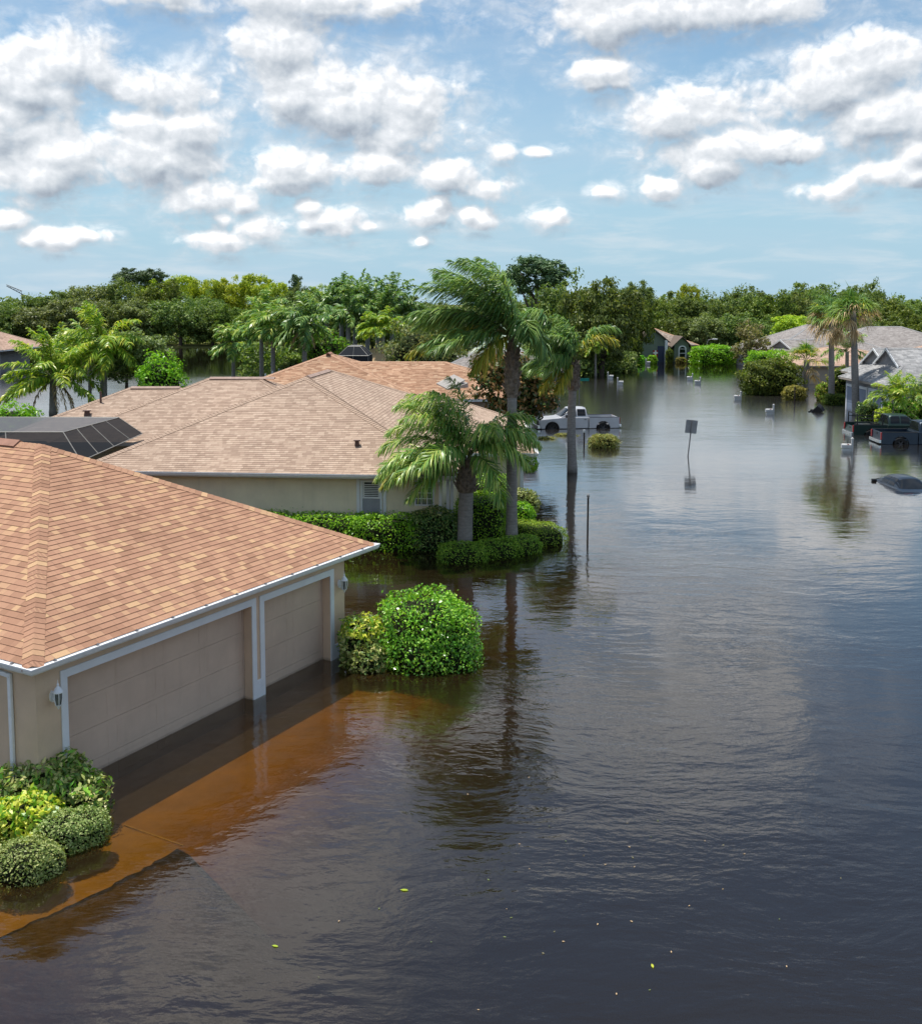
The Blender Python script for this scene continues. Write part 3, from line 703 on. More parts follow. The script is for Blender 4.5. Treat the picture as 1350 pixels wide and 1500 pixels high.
# ------------------------------------------------------------------ palms
class Strips:
    """many narrow leaflets, gathered as numpy-friendly lists"""
    def __init__(s): s.v = []; s.q = []; s.t = []; s.qm = []; s.tm = []
    def leaflet(s, p, d, L, w, droop, side, mi=0, wind=V(0, 0, 0)):
        d = unit(d); m = p + d * L * 0.5 + V(0, 0, -droop * L * 0.12) + wind * L * .10
        d2 = unit(d + V(0, 0, -droop) + wind); e = m + d2 * L * 0.5
        i = len(s.v); s.v += [p - side * w * .35, p + side * w * .35, m - side * w * .5, m + side * w * .5, e]
        s.q.append((i, i + 1, i + 3, i + 2)); s.t.append((i + 2, i + 3, i + 4)); s.qm.append(mi); s.tm.append(mi)
    def rib(s, pts, r0, r1, mi=1):
        n = len(pts); base = len(s.v)
        for k, p in enumerate(pts):
            tg = unit(pts[min(k + 1, n - 1)] - pts[max(k - 1, 0)]); a = unit(np.cross(tg, V(0.1, 0.2, 1))); b = np.cross(tg, a)
            r = r0 + (r1 - r0) * k / (n - 1)
            for q in range(4):
                an = PI / 2 * q; s.v.append(p + (a * math.cos(an) + b * math.sin(an)) * r)
        for k in range(n - 1):
            for q in range(4):
                s.q.append((base + k * 4 + q, base + k * 4 + (q + 1) % 4, base + k * 4 + 4 + (q + 1) % 4, base + k * 4 + 4 + q)); s.qm.append(mi)
    def mesh(s, name, mats, loc):
        v = np.array(s.v) - np.array(loc); fl = []; mi = []
        if s.q: fl.append(np.array(s.q)); mi += s.qm
        if s.t: fl.append(np.array(s.t)); mi += s.tm
        return raw_mesh(name, v, fl, mats, mi)
def frond(st, base, d0, length, wind, droop, nl, ll, lw, ldroop, plume=0.5, stiff=0.0, petiole=0.12, fwd=0.6):
    nseg = 12; p = np.array(base, float); d = unit(d0); pts = [p.copy()]; ds = length / nseg
    for k in range(nseg):
        tt = (k + 0.5) / nseg
        d = unit(d + (V(0, 0, -1) * droop * (0.25 + tt) + wind * tt) * (ds / length) * 1.9 * (1 - stiff)); p = p + d * ds; pts.append(p.copy())
    st.rib(pts, 0.028 * length / 3.5, 0.006, 1)
    for k in range(nl):
        t0 = petiole + (1 - petiole) * (k + 0.5) / nl; x = t0 * nseg; i = min(int(x), nseg - 1); f = x - i
        q = pts[i] * (1 - f) + pts[i + 1] * f; tg = unit(pts[i + 1] - pts[i])
        sd = unit(np.cross(tg, V(0.05, 0.05, 1))); upv = np.cross(sd, tg)
        L = ll * (math.sin(PI * min(1, 0.16 + 0.80 * (t0 - petiole) / (1 - petiole))) ** 0.7) * random.uniform(0.75, 1.15)
        for sg in (-1, 1):
            d = sd * sg * 1.0 + tg * (fwd + 0.4 * t0) + upv * (random.gauss(0.1, plume)) + wind * 0.45
            st.leaflet(q, d, L, lw * random.uniform(.75, 1.2), ldroop * random.uniform(.7, 1.4), unit(np.cross(d, V(random.gauss(0, .5), random.gauss(0, .5), 1))), 0, wind * 0.4)
    return pts
def palm(name, label, base, top, r0, r1, specs, leafmats, boots=0.0, boot_r=None, shaft=None, separate=True, group=None, trunk_mat='palm_trunk', bow=0.0, cat='palm tree', wind=V(-.5, 0, 0)):
    """specs: list of dicts of fronds; leaf material index per frond"""
    base = np.array(base, float); top = np.array(top, float)
    r = thing(name, label, cat, (base[0], base[1], 0.0), group)
    Ht = top[2] - base[2]
    ax = lambda k: base + (top - base) * k + V(bow * math.sin(PI * k), 0, 0)
    mb = MB(); n = 14
    kb = 1 - boots / Ht
    path = [V(base[0], base[1], -1.0)] + [ax(kb * i / n) for i in range(1, n + 1)]
    mb.tube(path, [r0 * (1.12 if i < 2 else 1) * (1 - i / n) + r1 * i / n for i in range(n + 1)], 14, jitter=.05)
    mb.build('trunk', M[trunk_mat], r, smooth=True)
    if boots:
        mb = MB(); br = boot_r or r1 * 1.35
        mb.tube([ax(kb - 0.01), ax(kb + (1 - kb) * .15), ax(kb + (1 - kb) * .6), ax(1.0)], [r1 * 1.15, br, br * .9, br * .45], 12, jitter=.25)
        for k in range(46):                                # stubs of old leaf bases
            a = k * 2.4; z = kb + (1 - kb) * (k / 46); c = ax(z); rr = br * (1.0 - .35 * k / 46)
            dd = V(math.cos(a), math.sin(a), 0)
            L = random.uniform(.12, .3)
            mb.tube([c + dd * rr * .8, c + dd * (rr + L * .45) + V(0, 0, L), ], [.075, .03], 5)
        mb.build('boot_sheath', M['palm_boot'], r)
    if shaft:
        mb = MB(); mb.tube([ax(1.0), ax(1.0) + V(0, 0, shaft * .3), ax(1.0) + V(0, 0, shaft)], [r1 * 1.1, r1 * 1.3, r1 * .5], 10)
        mb.build('crownshaft', M['crownshaft'], r, smooth=True)
    c = ax(1.0) + V(0, 0, (shaft or 0) * .9)
    allst = Strips()
    for sp in specs:
        st = Strips() if separate else allst
        a = R(sp['az']); e = R(sp['el'])
        d0 = V(math.cos(a) * math.cos(e), math.sin(a) * math.cos(e), math.sin(e))
        frond(st, c + d0 * r1 * .6, d0, sp['len'], sp.get('wind', wind), sp.get('droop', .8), sp.get('nl', 60), sp.get('ll', .7), sp.get('lw', .035), sp.get('ld', .7), sp.get('plume', .45), petiole=sp.get('pet', .12), fwd=sp.get('fwd', .6))
        if separate:
            link('frond', st.mesh('frond', [M[leafmats[sp.get('m', 0)]], M['rachis']], r.location), r)
    if not separate:
        link('crown', allst.mesh('crown', [M[leafmats[0]], M['rachis']], r.location), r)
    return r, c
def fan_leaf(st, base, d0, pet, rad, nf, droop, mi=0, w=.05, spread=2.3):
    d0 = unit(d0); p = np.array(base, float); e = p + d0 * pet + V(0, 0, -droop * pet * .25)
    st.rib([p, (p + e) / 2 + V(0, 0, .04), e], .02, .012, 1)
    sd = unit(np.cross(d0, V(0, 0, 1))); upv = np.cross(sd, d0)
    for k in range(nf):
        a = -spread / 2 + spread * k / (nf - 1)
        d = d0 * math.cos(a) + sd * math.sin(a) + upv * random.gauss(.05, .12)
        st.leaflet(e, d, rad * (0.75 + .25 * math.cos(a)) * random.uniform(.85, 1.1), w, droop * random.uniform(.7, 1.6), unit(np.cross(d, upv)), mi)
# ------------------------------------------------------------------ roofs and gutters
def clip(poly, key, lo, hi):
    for bound, sgn in ((lo, 1), (hi, -1)):
        out = []
        for i in range(len(poly)):
            a, b = poly[i], poly[(i + 1) % len(poly)]; ka, kb = (key(a) - bound) * sgn, (key(b) - bound) * sgn
            if ka >= -1e-9: out.append(a)
            if (ka > 1e-9 and kb < -1e-9) or (ka < -1e-9 and kb > 1e-9): out.append(a + (b - a) * (ka / (ka - kb)))
        poly = out
        if len(poly) < 3: return []
    return poly
def roof_face(mb, poly, udir, exposure=0.143, lift=0.011, courses=True, u0=0.0):
    """one slope, laid as overlapping courses of shingle whose butt edges stand a finger's width proud"""
    poly = [np.asarray(p, float) for p in poly]; u = unit(udir)
    n = unit(np.cross(poly[1] - poly[0], poly[2] - poly[0]));  n = n if n[2] > 0 else -n
    vd = unit(np.cross(n, u)); vd = vd if vd[2] > 0 else -vd
    o = poly[0]; kv = lambda p: float(np.dot(p - o, vd)); ku = lambda p: float(np.dot(p, u)) + u0
    vmin = min(map(kv, poly)); vmax = max(map(kv, poly))
    UV = lambda p: (ku(p), kv(p) - vmin + exposure * 40.001)
    if not courses:
        mb.face(poly, [UV(p) for p in poly]); return
    k = 0
    while vmin + k * exposure < vmax - 1e-4:
        a = vmin + k * exposure; b = min(a + exposure, vmax)
        pc = clip(poly, kv, a, b); k += 1
        if len(pc) < 3: continue
        uv = [(ku(p), min(max(kv(p), a + 1e-4), b - 1e-4) - vmin + exposure * 40) for p in pc]
        lf = [p + n * lift * (1 - (kv(p) - a) / exposure) for p in pc]
        mb.face(lf, uv)
        bot = sorted([p for p in pc if kv(p) - a < 1e-6], key=ku)
        if len(bot) >= 2:
            p, q = bot[0], bot[-1]
            mb.face([p - n * .001, q - n * .001, q + n * lift, p + n * lift], [(ku(x), a - vmin + exposure * 40 + 1e-4) for x in (p, q, q, p)])
def caps(mb, A, B, n1, n2, w=0.16, exposure=0.145, th=0.016):
    """bent cap shingles lapped along a hip or ridge from A (low) up to B"""
    A, B = np.asarray(A, float), np.asarray(B, float); d = unit(B - A); L = np.linalg.norm(B - A)
    def wing(n):
        s = unit(np.cross(n, d)); return s if s[2] < 0 else -s
    s1, s2 = wing(n1), wing(n2)
    if np.dot(s1, s2) > .999: return
    up = unit(n1 + n2); k = 0
    while k * exposure < L:
        a = k * exposure; b = min(a + exposure * 1.02, L); k += 1
        if b - a < .02: continue
        ww = w * random.uniform(.97, 1.03); h0 = .014 + th; h1 = .014
        pts = []
        for q, h in ((a, h0), (b, h1)):
            c = A + d * q
            pts.append([c + s1 * ww + n1 * h, c + s1 * ww * .4 + n1 * (h + .004), c + up * (h + .012), c + s2 * ww * .4 + n2 * (h + .004), c + s2 * ww + n2 * h])
        for i in range(4):
            mb.face([pts[0][i], pts[0][i + 1], pts[1][i + 1], pts[1][i]])
            lo = [p - up * th for p in (pts[0][i], pts[0][i + 1])]
            mb.face([lo[0], lo[1], pts[0][i + 1], pts[0][i]])
        for i in (0, 4):
            nn = n1 if i == 0 else n2
            mb.face([pts[0][i], pts[1][i], pts[1][i] - nn * (h1 + .01), pts[0][i] - nn * (h0 + .01)])
def fnorm(poly):
    n = unit(np.cross(np.asarray(poly[1]) - poly[0], np.asarray(poly[2]) - poly[0])); return n if n[2] > 0 else -n
def hip_geom(L, x0, x1, y0, y1, z, pitch):
    lx, ly = x1 - x0, y1 - y0
    c = [L(x0, y0, z), L(x1, y0, z), L(x1, y1, z), L(x0, y1, z)]
    if ly >= lx:
        h = lx / 2; a = L((x0 + x1) / 2, y0 + h, z + h * pitch); b = L((x0 + x1) / 2, y1 - h, z + h * pitch)
        F = [[c[0], c[1], a], [c[1], c[2], b, a], [c[2], c[3], b], [c[3], c[0], a, b]]
        E = [(c[0], a, 0, 3), (c[1], a, 0, 1), (c[2], b, 1, 2), (c[3], b, 2, 3), (a, b, 1, 3)]
    else:
        h = ly / 2; a = L(x0 + h, (y0 + y1) / 2, z + h * pitch); b = L(x1 - h, (y0 + y1) / 2, z + h * pitch)
        F = [[c[0], c[1], b, a], [c[1], c[2], b], [c[2], c[3], a, b], [c[3], c[0], a]]
        E = [(c[0], a, 0, 3), (c[1], b, 0, 1), (c[2], b, 1, 2), (c[3], a, 2, 3), (a, b, 0, 2)]
    return c, F, E, a, b
def hip_roof(parent, L, x0, x1, y0, y1, z, pitch, mat, capmat, courses=True, fascia=0.16, fmat=None, capw=0.16, exposure=0.143, soffit=True, caps_on=True):
    c, F, E, a, b = hip_geom(L, x0, x1, y0, y1, z, pitch)
    mb = MB()
    for i, f in enumerate(F):
        roof_face(mb, f, f[1] - f[0], exposure, courses=courses, u0=i * 3.37)
    ro = mb.build('roof', mat, parent)
    if caps_on:
        cb = MB()
        for A, B, i, j in E:
            if np.linalg.norm(B - A) > .3:
                lo, hi = (A, B) if A[2] <= B[2] else (B, A)
                caps(cb, lo, hi, fnorm(F[i]), fnorm(F[j]), capw, 0.145 if courses else .3)
        cb.build('hip_cap', capmat, ro)
    fb = MB()
    for i in range(4):
        p, q = c[i], c[(i + 1) % 4]; d = unit(q - p); out = V(d[1], -d[0], 0)
        fb.obox(p - V(0, 0, fascia + .004) - out * .03 + d * .03, q - p - d * .03, out * .025, (0, 0, fascia))
    fb.build('fascia', fmat or M['white_trim'], parent)
    if soffit:
        sb = MB(); sb.prism([p - V(0, 0, fascia + .006) + (c[(i + 2) % 4] - p) * .004 for i, p in enumerate(c)], (0, 0, -.02)); sb.build('soffit', M['soffit'], parent)
    return ro, a, b, F
def gutter(name, P0, P1, parent, m0=0.0, m1=0.0, hang=0.9, mat=None):
    P0, P1 = np.asarray(P0, float), np.asarray(P1, float); d = unit(P1 - P0); out = V(d[1], -d[0], 0)
    prof = [(0.0, -.012), (0.0, -.12), (.075, -.12), (.10, -.085), (.112, -.03), (.125, -.02), (.125, .006), (.108, .006), (.10, -.012)]
    mb = MB(); A = [P0 + out * o + V(0, 0, z) - d * o * m0 for o, z in prof]; B = [P1 + out * o + V(0, 0, z) + d * o * m1 for o, z in prof]
    a = [mb.vert(p) for p in A]; b = [mb.vert(p) for p in B]; n = len(a)
    mb.f.append(a[::-1]); mb.f.append(b)
    for i in range(n): mb.f.append([a[i], a[(i + 1) % n], b[(i + 1) % n], b[i]])
    g = mb.build(name, mat or M['white_metal'], parent)
    if hang:
        L = np.linalg.norm(P1 - P0); k = .4
        while k < L:
            hb = MB(); c = P0 + d * k + out * .012
            hb.prism([c + V(0, 0, -.008), c + out * .085 + V(0, 0, -.008), c + out * .085 + V(0, 0, .004), c + out * .03 + V(0, 0, .035)], d * .025)
            hb.build('hanger', M['tin'], g); k += hang
    return g
def frame_fn(o, rot):
    c, s = math.cos(rot), math.sin(rot); o = np.asarray(o, float)
    return lambda x, y, z: V(o[0] + x * c - y * s, o[1] + x * s + y * c, z)
def walls(parent, L, x0, x1, y0, y1, z1, mat, name='wall', z0=-1.0):
    mb = MB(); mb.prism([L(x0, y0, z0), L(x1, y0, z0), L(x1, y1, z0), L(x0, y1, z0)], (0, 0, z1 - z0)); return mb.build(name, mat, parent)
def panel(mb, L, face, u0, u1, z0, z1, at, d0, d1):
    """slab on a wall. face 'y-': wall at y=at looking toward -y; 'x-'/'x+' likewise. d0..d1 = how far it stands out"""
    if face == 'y-': P = [L(u0, at - d0, z0), L(u1, at - d0, z0), L(u0, at - d1, z0)]
    elif face == 'x-': P = [L(at - d0, u0, z0), L(at - d0, u1, z0), L(at - d1, u0, z0)]
    else: P = [L(at + d0, u0, z0), L(at + d0, u1, z0), L(at + d1, u0, z0)]
    mb.obox(P[0], P[1] - P[0], P[2] - P[0], (0, 0, z1 - z0))
def frame4(mb, L, face, u0, u1, z0, z1, at, d0, d1, w):
    panel(mb, L, face, u0 - w, u0, z0 - w, z1 + w, at, d0, d1); panel(mb, L, face, u1, u1 + w, z0 - w, z1 + w, at, d0, d1)
    panel(mb, L, face, u0, u1, z1, z1 + w, at, d0, d1); panel(mb, L, face, u0, u1, z0 - w, z0, at, d0, d1)
def lantern(c, out, parent, mat='white_metal'):
    """carriage lamp on a scrolled arm: backplate, arm, domed cap, caged glass, finial"""
    c = np.asarray(c, float); out = unit(out); sd = V(-out[1], out[0], 0)
    mb = MB(); mb.prism([c + sd * .055 * math.cos(a) + V(0, 0, .105 * math.sin(a)) for a in np.linspace(0, 2 * PI, 12, endpoint=False)], out * .03)
    q = c + out * .17
    mb.tube([c + out * .03 + V(0, 0, -.03), c + out * .10 + V(0, 0, -.12), q + V(0, 0, -.15)], .012, 6)
    mb.lathe(q + V(0, 0, -.20), [(.006, 0), (.016, .02), (.03, .05), (.05, .07), (.055, .085)], 12)
    mb.lathe(q + V(0, 0, .10), [(.085, 0), (.088, .015), (.07, .05), (.04, .09), (.018, .12), (.024, .14), (.008, .17), (.003, .23)], 12)
    for k in range(6):
        a = k * PI / 3; dd = sd * math.cos(a) + out * math.sin(a)
        mb.tube([q + dd * .055 + V(0, 0, -.115), q + dd * .075 + V(0, 0, 0), q + dd * .078 + V(0, 0, .10)], .008, 4)
    w = mb.build('wall_lantern', M[mat], parent)
    gb = MB(); gb.lathe(q + V(0, 0, -.11), [(.045, 0), (.062, .1), (.066, .205)], 12); gb.build('glass', M['glass_block'], w)

# ------------------------------------------------------------------ the near house with its double and single garage doors
h1 = thing('garage_house', 'tan stucco house with orange shingled roof and two closed garage doors in the water', 'house', O1)
def wall_hit(x, y):
    r = ray(x, y); C = V(0, 0, CAMH); tt = np.dot(O1 - C, NX) / np.dot(r, NX); p = C + r * tt; return float(np.dot(p - O1, DX)), p[2]
SR = wall_hit(504, 824)[0]; SL = -0.64; G1 = 0.4063; D2 = 4.88 + G1; D2E = D2 + 2.44; ZT = 2.12; ZS = 2.43
L1 = lambda s, i, z: W1(s, -i, z)
T_ = .22
mb = MB()
def wl(s0, s1, z0, z1, i0=0.0, i1=T_): mb.obox(W1(s0, -i0, z0), DX * (s1 - s0), -NX * (i1 - i0), (0, 0, z1 - z0))
wl(SL, 0, -.7, ZS); wl(4.88, D2, -.7, ZS); wl(D2E, SR, -.7, ZS); wl(0, 4.88, ZT, ZS); wl(D2, D2E, ZT, ZS)
wl(SL, SL + T_, -.7, ZS, T_, 16.0); wl(SR - T_, SR, -.7, ZS, T_, 16.0); wl(SL + T_, SR - T_, -.7, ZS, 15.78, 16.0)
mb.build('wall', M['stucco_tan'], h1)
def gdoor(s0, s1, cols):
    mb = MB(); secs = 4; zb = -.40; hh = (ZT + .02 - zb) / secs; dep = .245; wd = s1 - s0
    for k in range(secs):
        z0 = zb + k * hh
        mb.obox(W1(s0 + .002, -dep, z0 + .003), DX * (wd - .004), -NX * .05, (0, 0, hh - .006))
        pw = wd / cols
        for c in range(cols):
            a = s0 + c * pw + .10; b = s0 + (c + 1) * pw - .10
            # raised border round each long panel
            for q in ((a, b, z0 + .075, z0 + .10), (a, b, z0 + hh - .10, z0 + hh - .075), (a, a + .03, z0 + .10, z0 + hh - .10), (b - .03, b, z0 + .10, z0 + hh - .10)):
                mb.obox(W1(q[0], -dep + .0035, q[2]), DX * (q[1] - q[0]), -NX * .003, (0, 0, q[3] - q[2]))
            mb.obox(W1(a + .05, -dep + .002, z0 + .125), DX * (b - a - .10), -NX * .0015, (0, 0, hh - .25))
    d = mb.build('garage_door', M['garage_door'], h1)
    jb = MB()
    jb.obox(W1(s0, -.225, -.4), DX * .03, -NX * .019, (0, 0, ZT + .4)); jb.obox(W1(s1 - .03, -.225, -.4), DX * .03, -NX * .019, (0, 0, ZT + .4))
    jb.obox(W1(s0 + .03, -.225, ZT - .03), DX * (s1 - s0 - .06), -NX * .019, (0, 0, .03))
    jb.build('door_stop', M['garage_door'], d)
    return d
gdoor(0, 4.88, 4); gdoor(D2, D2E, 2)
mb = MB(); TW = .14
def tr_(s0, s1, z0, z1, o=.028): mb.obox(W1(s0, .001, z0), DX * (s1 - s0), NX * o, (0, 0, z1 - z0))
for a, b in ((0, 4.88), (D2, D2E)):
    tr_(a - TW, a, -.4, ZT + .15); tr_(b, b + TW, -.4, ZT + .15); tr_(a, b, ZT, ZT + .15)
tr_(4.88 + TW, D2 - TW, -.4, .40, .027); tr_(D2E + TW, SR + .02, -.4, .36, .027)
mb.obox(W1(SR + .001, .028, -.4), DX * .027, -NX * .9, (0, 0, .76))
mb.build('door_trim', M['white_trim'], h1, bevel=.004)
# roof: eave corners, hips meeting at the apex, ridge running back
EL, ER, EO, ZE = -.80, 9.39, .155, 2.572
ap = W1(4.0, .272 - 5.78, 5.39); RB = 9.0; ap2 = W1(4.0, .272 - 5.78 - RB, 5.39)
c0, c1 = W1(EL, EO, ZE), W1(ER, EO, ZE); c2, c3 = W1(ER, EO - 2 * 5.6 - RB, ZE), W1(EL, EO - 2 * 5.6 - RB, ZE)
F = [[c0, c1, ap], [c1, c2, ap2, ap], [c2, c3, ap2], [c3, c0, ap, ap2]]
mb = MB()
for i, f in enumerate(F): roof_face(mb, f, f[1] - f[0], 0.143, 0.012, True, i * 3.3)
ro = mb.build('roof', M['roof_orange'], h1)
mb = MB()
for A, B, i, j in ((c0, ap, 0, 3), (c1, ap, 0, 1), (c2, ap2, 1, 2), (c3, ap2, 2, 3), (ap2, ap, 1, 3)):
    caps(mb, A, B, fnorm(F[i]), fnorm(F[j]), .18, .15, .009)
mb.build('hip_cap', M['roof_orange'], ro)
# caps have no shingle rows of their own: give each cap piece a random tab of the roof's colours through its own UVs
capme = [o for o in ro.children if o.name.startswith('hip_cap')][0].data
uvl = capme.uv_layers.new(name='UVMap').data
for p in capme.polygons:
    k = p.index // 10; uu = (k * 0.731) % 50; vv = .143 * (k % 97) + .07
    for li in p.loop_indices: uvl[li].uv = (uu + .1 * (li % 2), vv)
mb = MB(); rd = unit(ap2 - ap); 
mb.prism([ap + rd * .8 + NX * 0 + DX * .19 - V(0, 0, .05), ap + rd * .8 + V(0, 0, .075), ap + rd * .8 - DX * .19 - V(0, 0, .05), ap + rd * .8 - DX * .15 - V(0, 0, .09), ap + rd * .8 + V(0, 0, .02), ap + rd * .8 + DX * .15 - V(0, 0, .09)], rd * 7)
mb.build('ridge_vent', M['ridge_vent'], ro)
mb = MB()
cs_ = [c0, c1, c2, c3]
for i in range(4):
    p, q = cs_[i], cs_[(i + 1) % 4]; d = unit(q - p); out = V(d[1], -d[0], 0)
    mb.obox(p - V(0, 0, .15) - out * .03 + d * .03, q - p - d * .03, out * .027, (0, 0, .145))
mb.build('fascia', M['white_trim'], h1)
mb = MB(); mb.prism([p - V(0, 0, .155) + (cs_[(i + 2) % 4] - p) * .003 for i, p in enumerate(cs_)], (0, 0, .012)); mb.build('soffit', M['soffit'], h1)
gutter('gutter', c0, c1, h1, 1, 1, .92); gutter('gutter', c3, c0, h1, 1, 1, .92); gutter('gutter', c1, c2, h1, 1, 1, .92)
# downspout at the left wall
mb = MB(); dd = -DX
q0 = W1(SL, -1.02, 0)
def spout(mb, a, b, w=.085, dpt=.06, ax=NX):
    a, b = np.asarray(a, float), np.asarray(b, float); s2 = unit(np.cross(b - a, dd)); mb.obox(a - s2 * w / 2, b - a, s2 * w, dd * dpt)
px = W1(SL - .01, -.62, 0)
spout(mb, px + V(0, 0, 2.25), px + V(0, 0, -.5)); spout(mb, px + V(0, 0, 2.25) + NX * .043, px - NX * 1.6 + V(0, 0, 2.33))
mb.build('downspout', M['white_metal'], h1, bevel=.012)
mb = MB(); mb.obox(W1(SL - .001, -1.3, -.3), -DX * .02, -NX * 1.4, (0, 0, 2.35)); mb.build('side_door', M['garage_door'], h1)
lz = wall_hit(76, 1020); lantern(W1(lz[0], .001, lz[1]), NX, h1)
lz = wall_hit(496, 855); lantern(W1(lz[0], .001, lz[1]), NX, h1)

# ------------------------------------------------------------------ second house: pinkish shingles, olive walls
e0, e1 = G(195, 690, 2.6), G(665, 697, 2.6)
r2 = math.atan2(e1[1] - e0[1], e1[0] - e0[0]); L2 = frame_fn(e0, r2)
h2 = thing('hip_roof_house', 'olive stucco house with wide pink grey hip roof behind the clipped hedge', 'house', (e0[0], e0[1], 0))
X0, X1 = -2.35, 11.80; PT = .42
ro2, a2, b2, F2 = hip_roof(h2, L2, X0, X1, 0.10, 19.0, 2.58, PT, M['roof_pink'], M['cap_pink'], capw=.20)
def on_plane(x, y, poly):
    r = ray(x, y); C = V(0, 0, CAMH); n = fnorm(poly); return C + r * (np.dot(poly[0] - C, n) / np.dot(r, n))
walls(h2, L2, X0 + .55, X1 - .5, .62, 18.5, 2.41, M['stucco_olive'])
gutter('gutter', L2(X0, .10, 2.58), L2(X1, .10, 2.58), h2, 0, 1, 0)
Lw = frame_fn((-6.0, 41.75, 0), R(-1))
ro2b, a3, b3, F3 = hip_roof(h2, Lw, 0, 9.05, 0, 11.4, 2.57, PT, M['roof_pink'], M['cap_pink'], capw=.18)
walls(h2, Lw, 1, 8.55, .5, 10.9, 2.40, M['stucco_olive'])
gutter('gutter', Lw(3.0, 0, 2.57), Lw(9.05, 0, 2.57), h2, 0, 1, 0); gutter('gutter', Lw(9.05, 0, 2.57), Lw(9.05, 11.4, 2.57), h2, 1, 0, 0)
La = frame_fn((-18.3, 44.7, 0), R(-1)); hip_roof(h2, La, 0, 14, 0, 11.4, 2.6, PT, M['roof_pink'], M['cap_pink'], soffit=False)
Lb = frame_fn((-21.0, 45.1, 0), R(-1)); hip_roof(h2, Lb, 0, 12, 0, 9.4, 2.60, PT, M['roof_pink'], M['cap_pink'], soffit=False)
walls(h2, Lb, .5, 16, .55, 9.0, 2.42, M['stucco_olive'])
def rvent(A, B, parent, mat):
    A, B = np.asarray(A, float), np.asarray(B, float); d = unit(B - A); s = unit(np.cross(d, V(0, 0, 1))); mb = MB()
    mb.prism([A + s * .17 + V(0, 0, -.02), A + V(0, 0, .07), A - s * .17 + V(0, 0, -.02), A - s * .13 - V(0, 0, .05), A + V(0, 0, .01), A + s * .13 - V(0, 0, .05)], B - A)
    mb.build('ridge_vent', mat, parent)
rvent(a2 + (b2 - a2) * .04, a2 + (b2 - a2) * .92, ro2, M['ridge_vent_pink'])
_, _, _, aa, ab = hip_geom(La, 0, 14, 0, 11.4, 2.6, PT); rvent(aa + V(.1, 0, .03), aa + V(3.3, 0, .03), ro2, M['ridge_vent_pink'])
_, _, _, ba, bb = hip_geom(Lb, 0, 12, 0, 9.4, 2.60, PT); rvent(ba + V(.1, 0, .03), ba + V(2.5, 0, .03), ro2, M['ridge_vent_pink'])
def turtle(p, nrm, parent, s=.14):
    mb = MB(); mb.box(p + V(0, 0, .09), (s * 1.3, s * 1.2, .20), .2, .75); mb.box(p + V(0, -.02, .205), (s * 1.7, s * 1.6, .03), .2); mb.build('roof_vent', M['vent'], parent)
turtle(on_plane(523, 653, F2[0]), None, ro2); turtle(on_plane(128, 608, [Lb(0, 0, 2.6), Lb(12, 0, 2.6), bb, ba]), None, ro2, .2)
mb = MB(); pp = on_plane(148, 590, [Lb(0, 0, 2.6), Lb(12, 0, 2.6), bb, ba]); mb.tube([pp - V(0, 0, .1), pp + V(0, 0, .55)], .05, 8); mb.build('vent_pipe', M['vent'], ro2)
# near wall: shuttered sash window, glass-block window, downspout, corner boards
YW = .62
def u2(px_, py_):
    n = L2(0, 1, 0) - L2(0, 0, 0); C = V(0, 0, CAMH); r = ray(px_, py_); p = C + r * (np.dot(L2(0, YW, 0) - C, n) / np.dot(r, n))
    return float(np.dot(p - L2(0, 0, 0), L2(1, 0, 0) - L2(0, 0, 0))), p[2]
wa, wz1 = u2(531, 706); wb, wzm = u2(557, 729); wz0 = .62
fr_ = MB(); frame4(fr_, L2, 'y-', wa, wb, wz0, wz1, YW, .001, .05, .07); panel(fr_, L2, 'y-', wa, wb, wzm - .03, wzm + .03, YW, .001, .045)
wf = fr_.build('window', M['white_trim'], h2)
mb = MB(); panel(mb, L2, 'y-', wa + .002, wb - .002, wzm + .032, wz1 - .002, YW, .002, .015); mb.build('pane', M['glass'], wf)
mb = MB(); panel(mb, L2, 'y-', wa + .002, wb - .002, wz0 + .002, wzm - .032, YW, .002, .02); mb.build('blind', M['blind'], wf)
mb = MB(); nsl = 7
for k in range(nsl):
    zz = wzm + .06 + (wz1 - wzm - .1) * k / nsl; panel(mb, L2, 'y-', wa + .07, wb - .07, zz, zz + .035, YW, .016, .03)
panel(mb, L2, 'y-', wa + .003, wa + .07, wzm + .033, wz1 - .003, YW, .016, .03); panel(mb, L2, 'y-', wb - .07, wb - .003, wzm + .033, wz1 - .003, YW, .016, .03)
mb.build('shutter', M['shutter'], wf)
mb = MB()
for q in (wa - .22, wb + .10): panel(mb, L2, 'y-', q, q + .12, -.3, 2.40, YW, .001, .035)
mb.build('wall_trim', M['white_trim'], h2)
ga, gz1 = u2(609, 705); gb_, gz0 = u2(634, 739)
mb = MB(); frame4(mb, L2, 'y-', ga, gb_, gz0, gz1, YW, .001, .04, .045)
for k in (1, 2):
    q = ga + (gb_ - ga) * k / 3; panel(mb, L2, 'y-', q - .014, q + .014, gz0, gz1, YW, .013, .026)
for k in (1, 2, 3):
    q = gz0 + (gz1 - gz0) * k / 4
    for j in range(3): panel(mb, L2, 'y-', ga + (gb_ - ga) * j / 3 + .015, ga + (gb_ - ga) * (j + 1) / 3 - .015, q - .014, q + .014, YW, .013, .0255)
wf = mb.build('window', M['white_trim'], h2)
mb = MB(); panel(mb, L2, 'y-', ga + .001, gb_ - .001, gz0 + .001, gz1 - .001, YW, .002, .012); mb.build('pane', M['glass_block'], wf)
q, _ = u2(645, 720); mb = MB(); panel(mb, L2, 'y-', q - .05, q + .05, -.4, 2.12, YW, .001, .075)
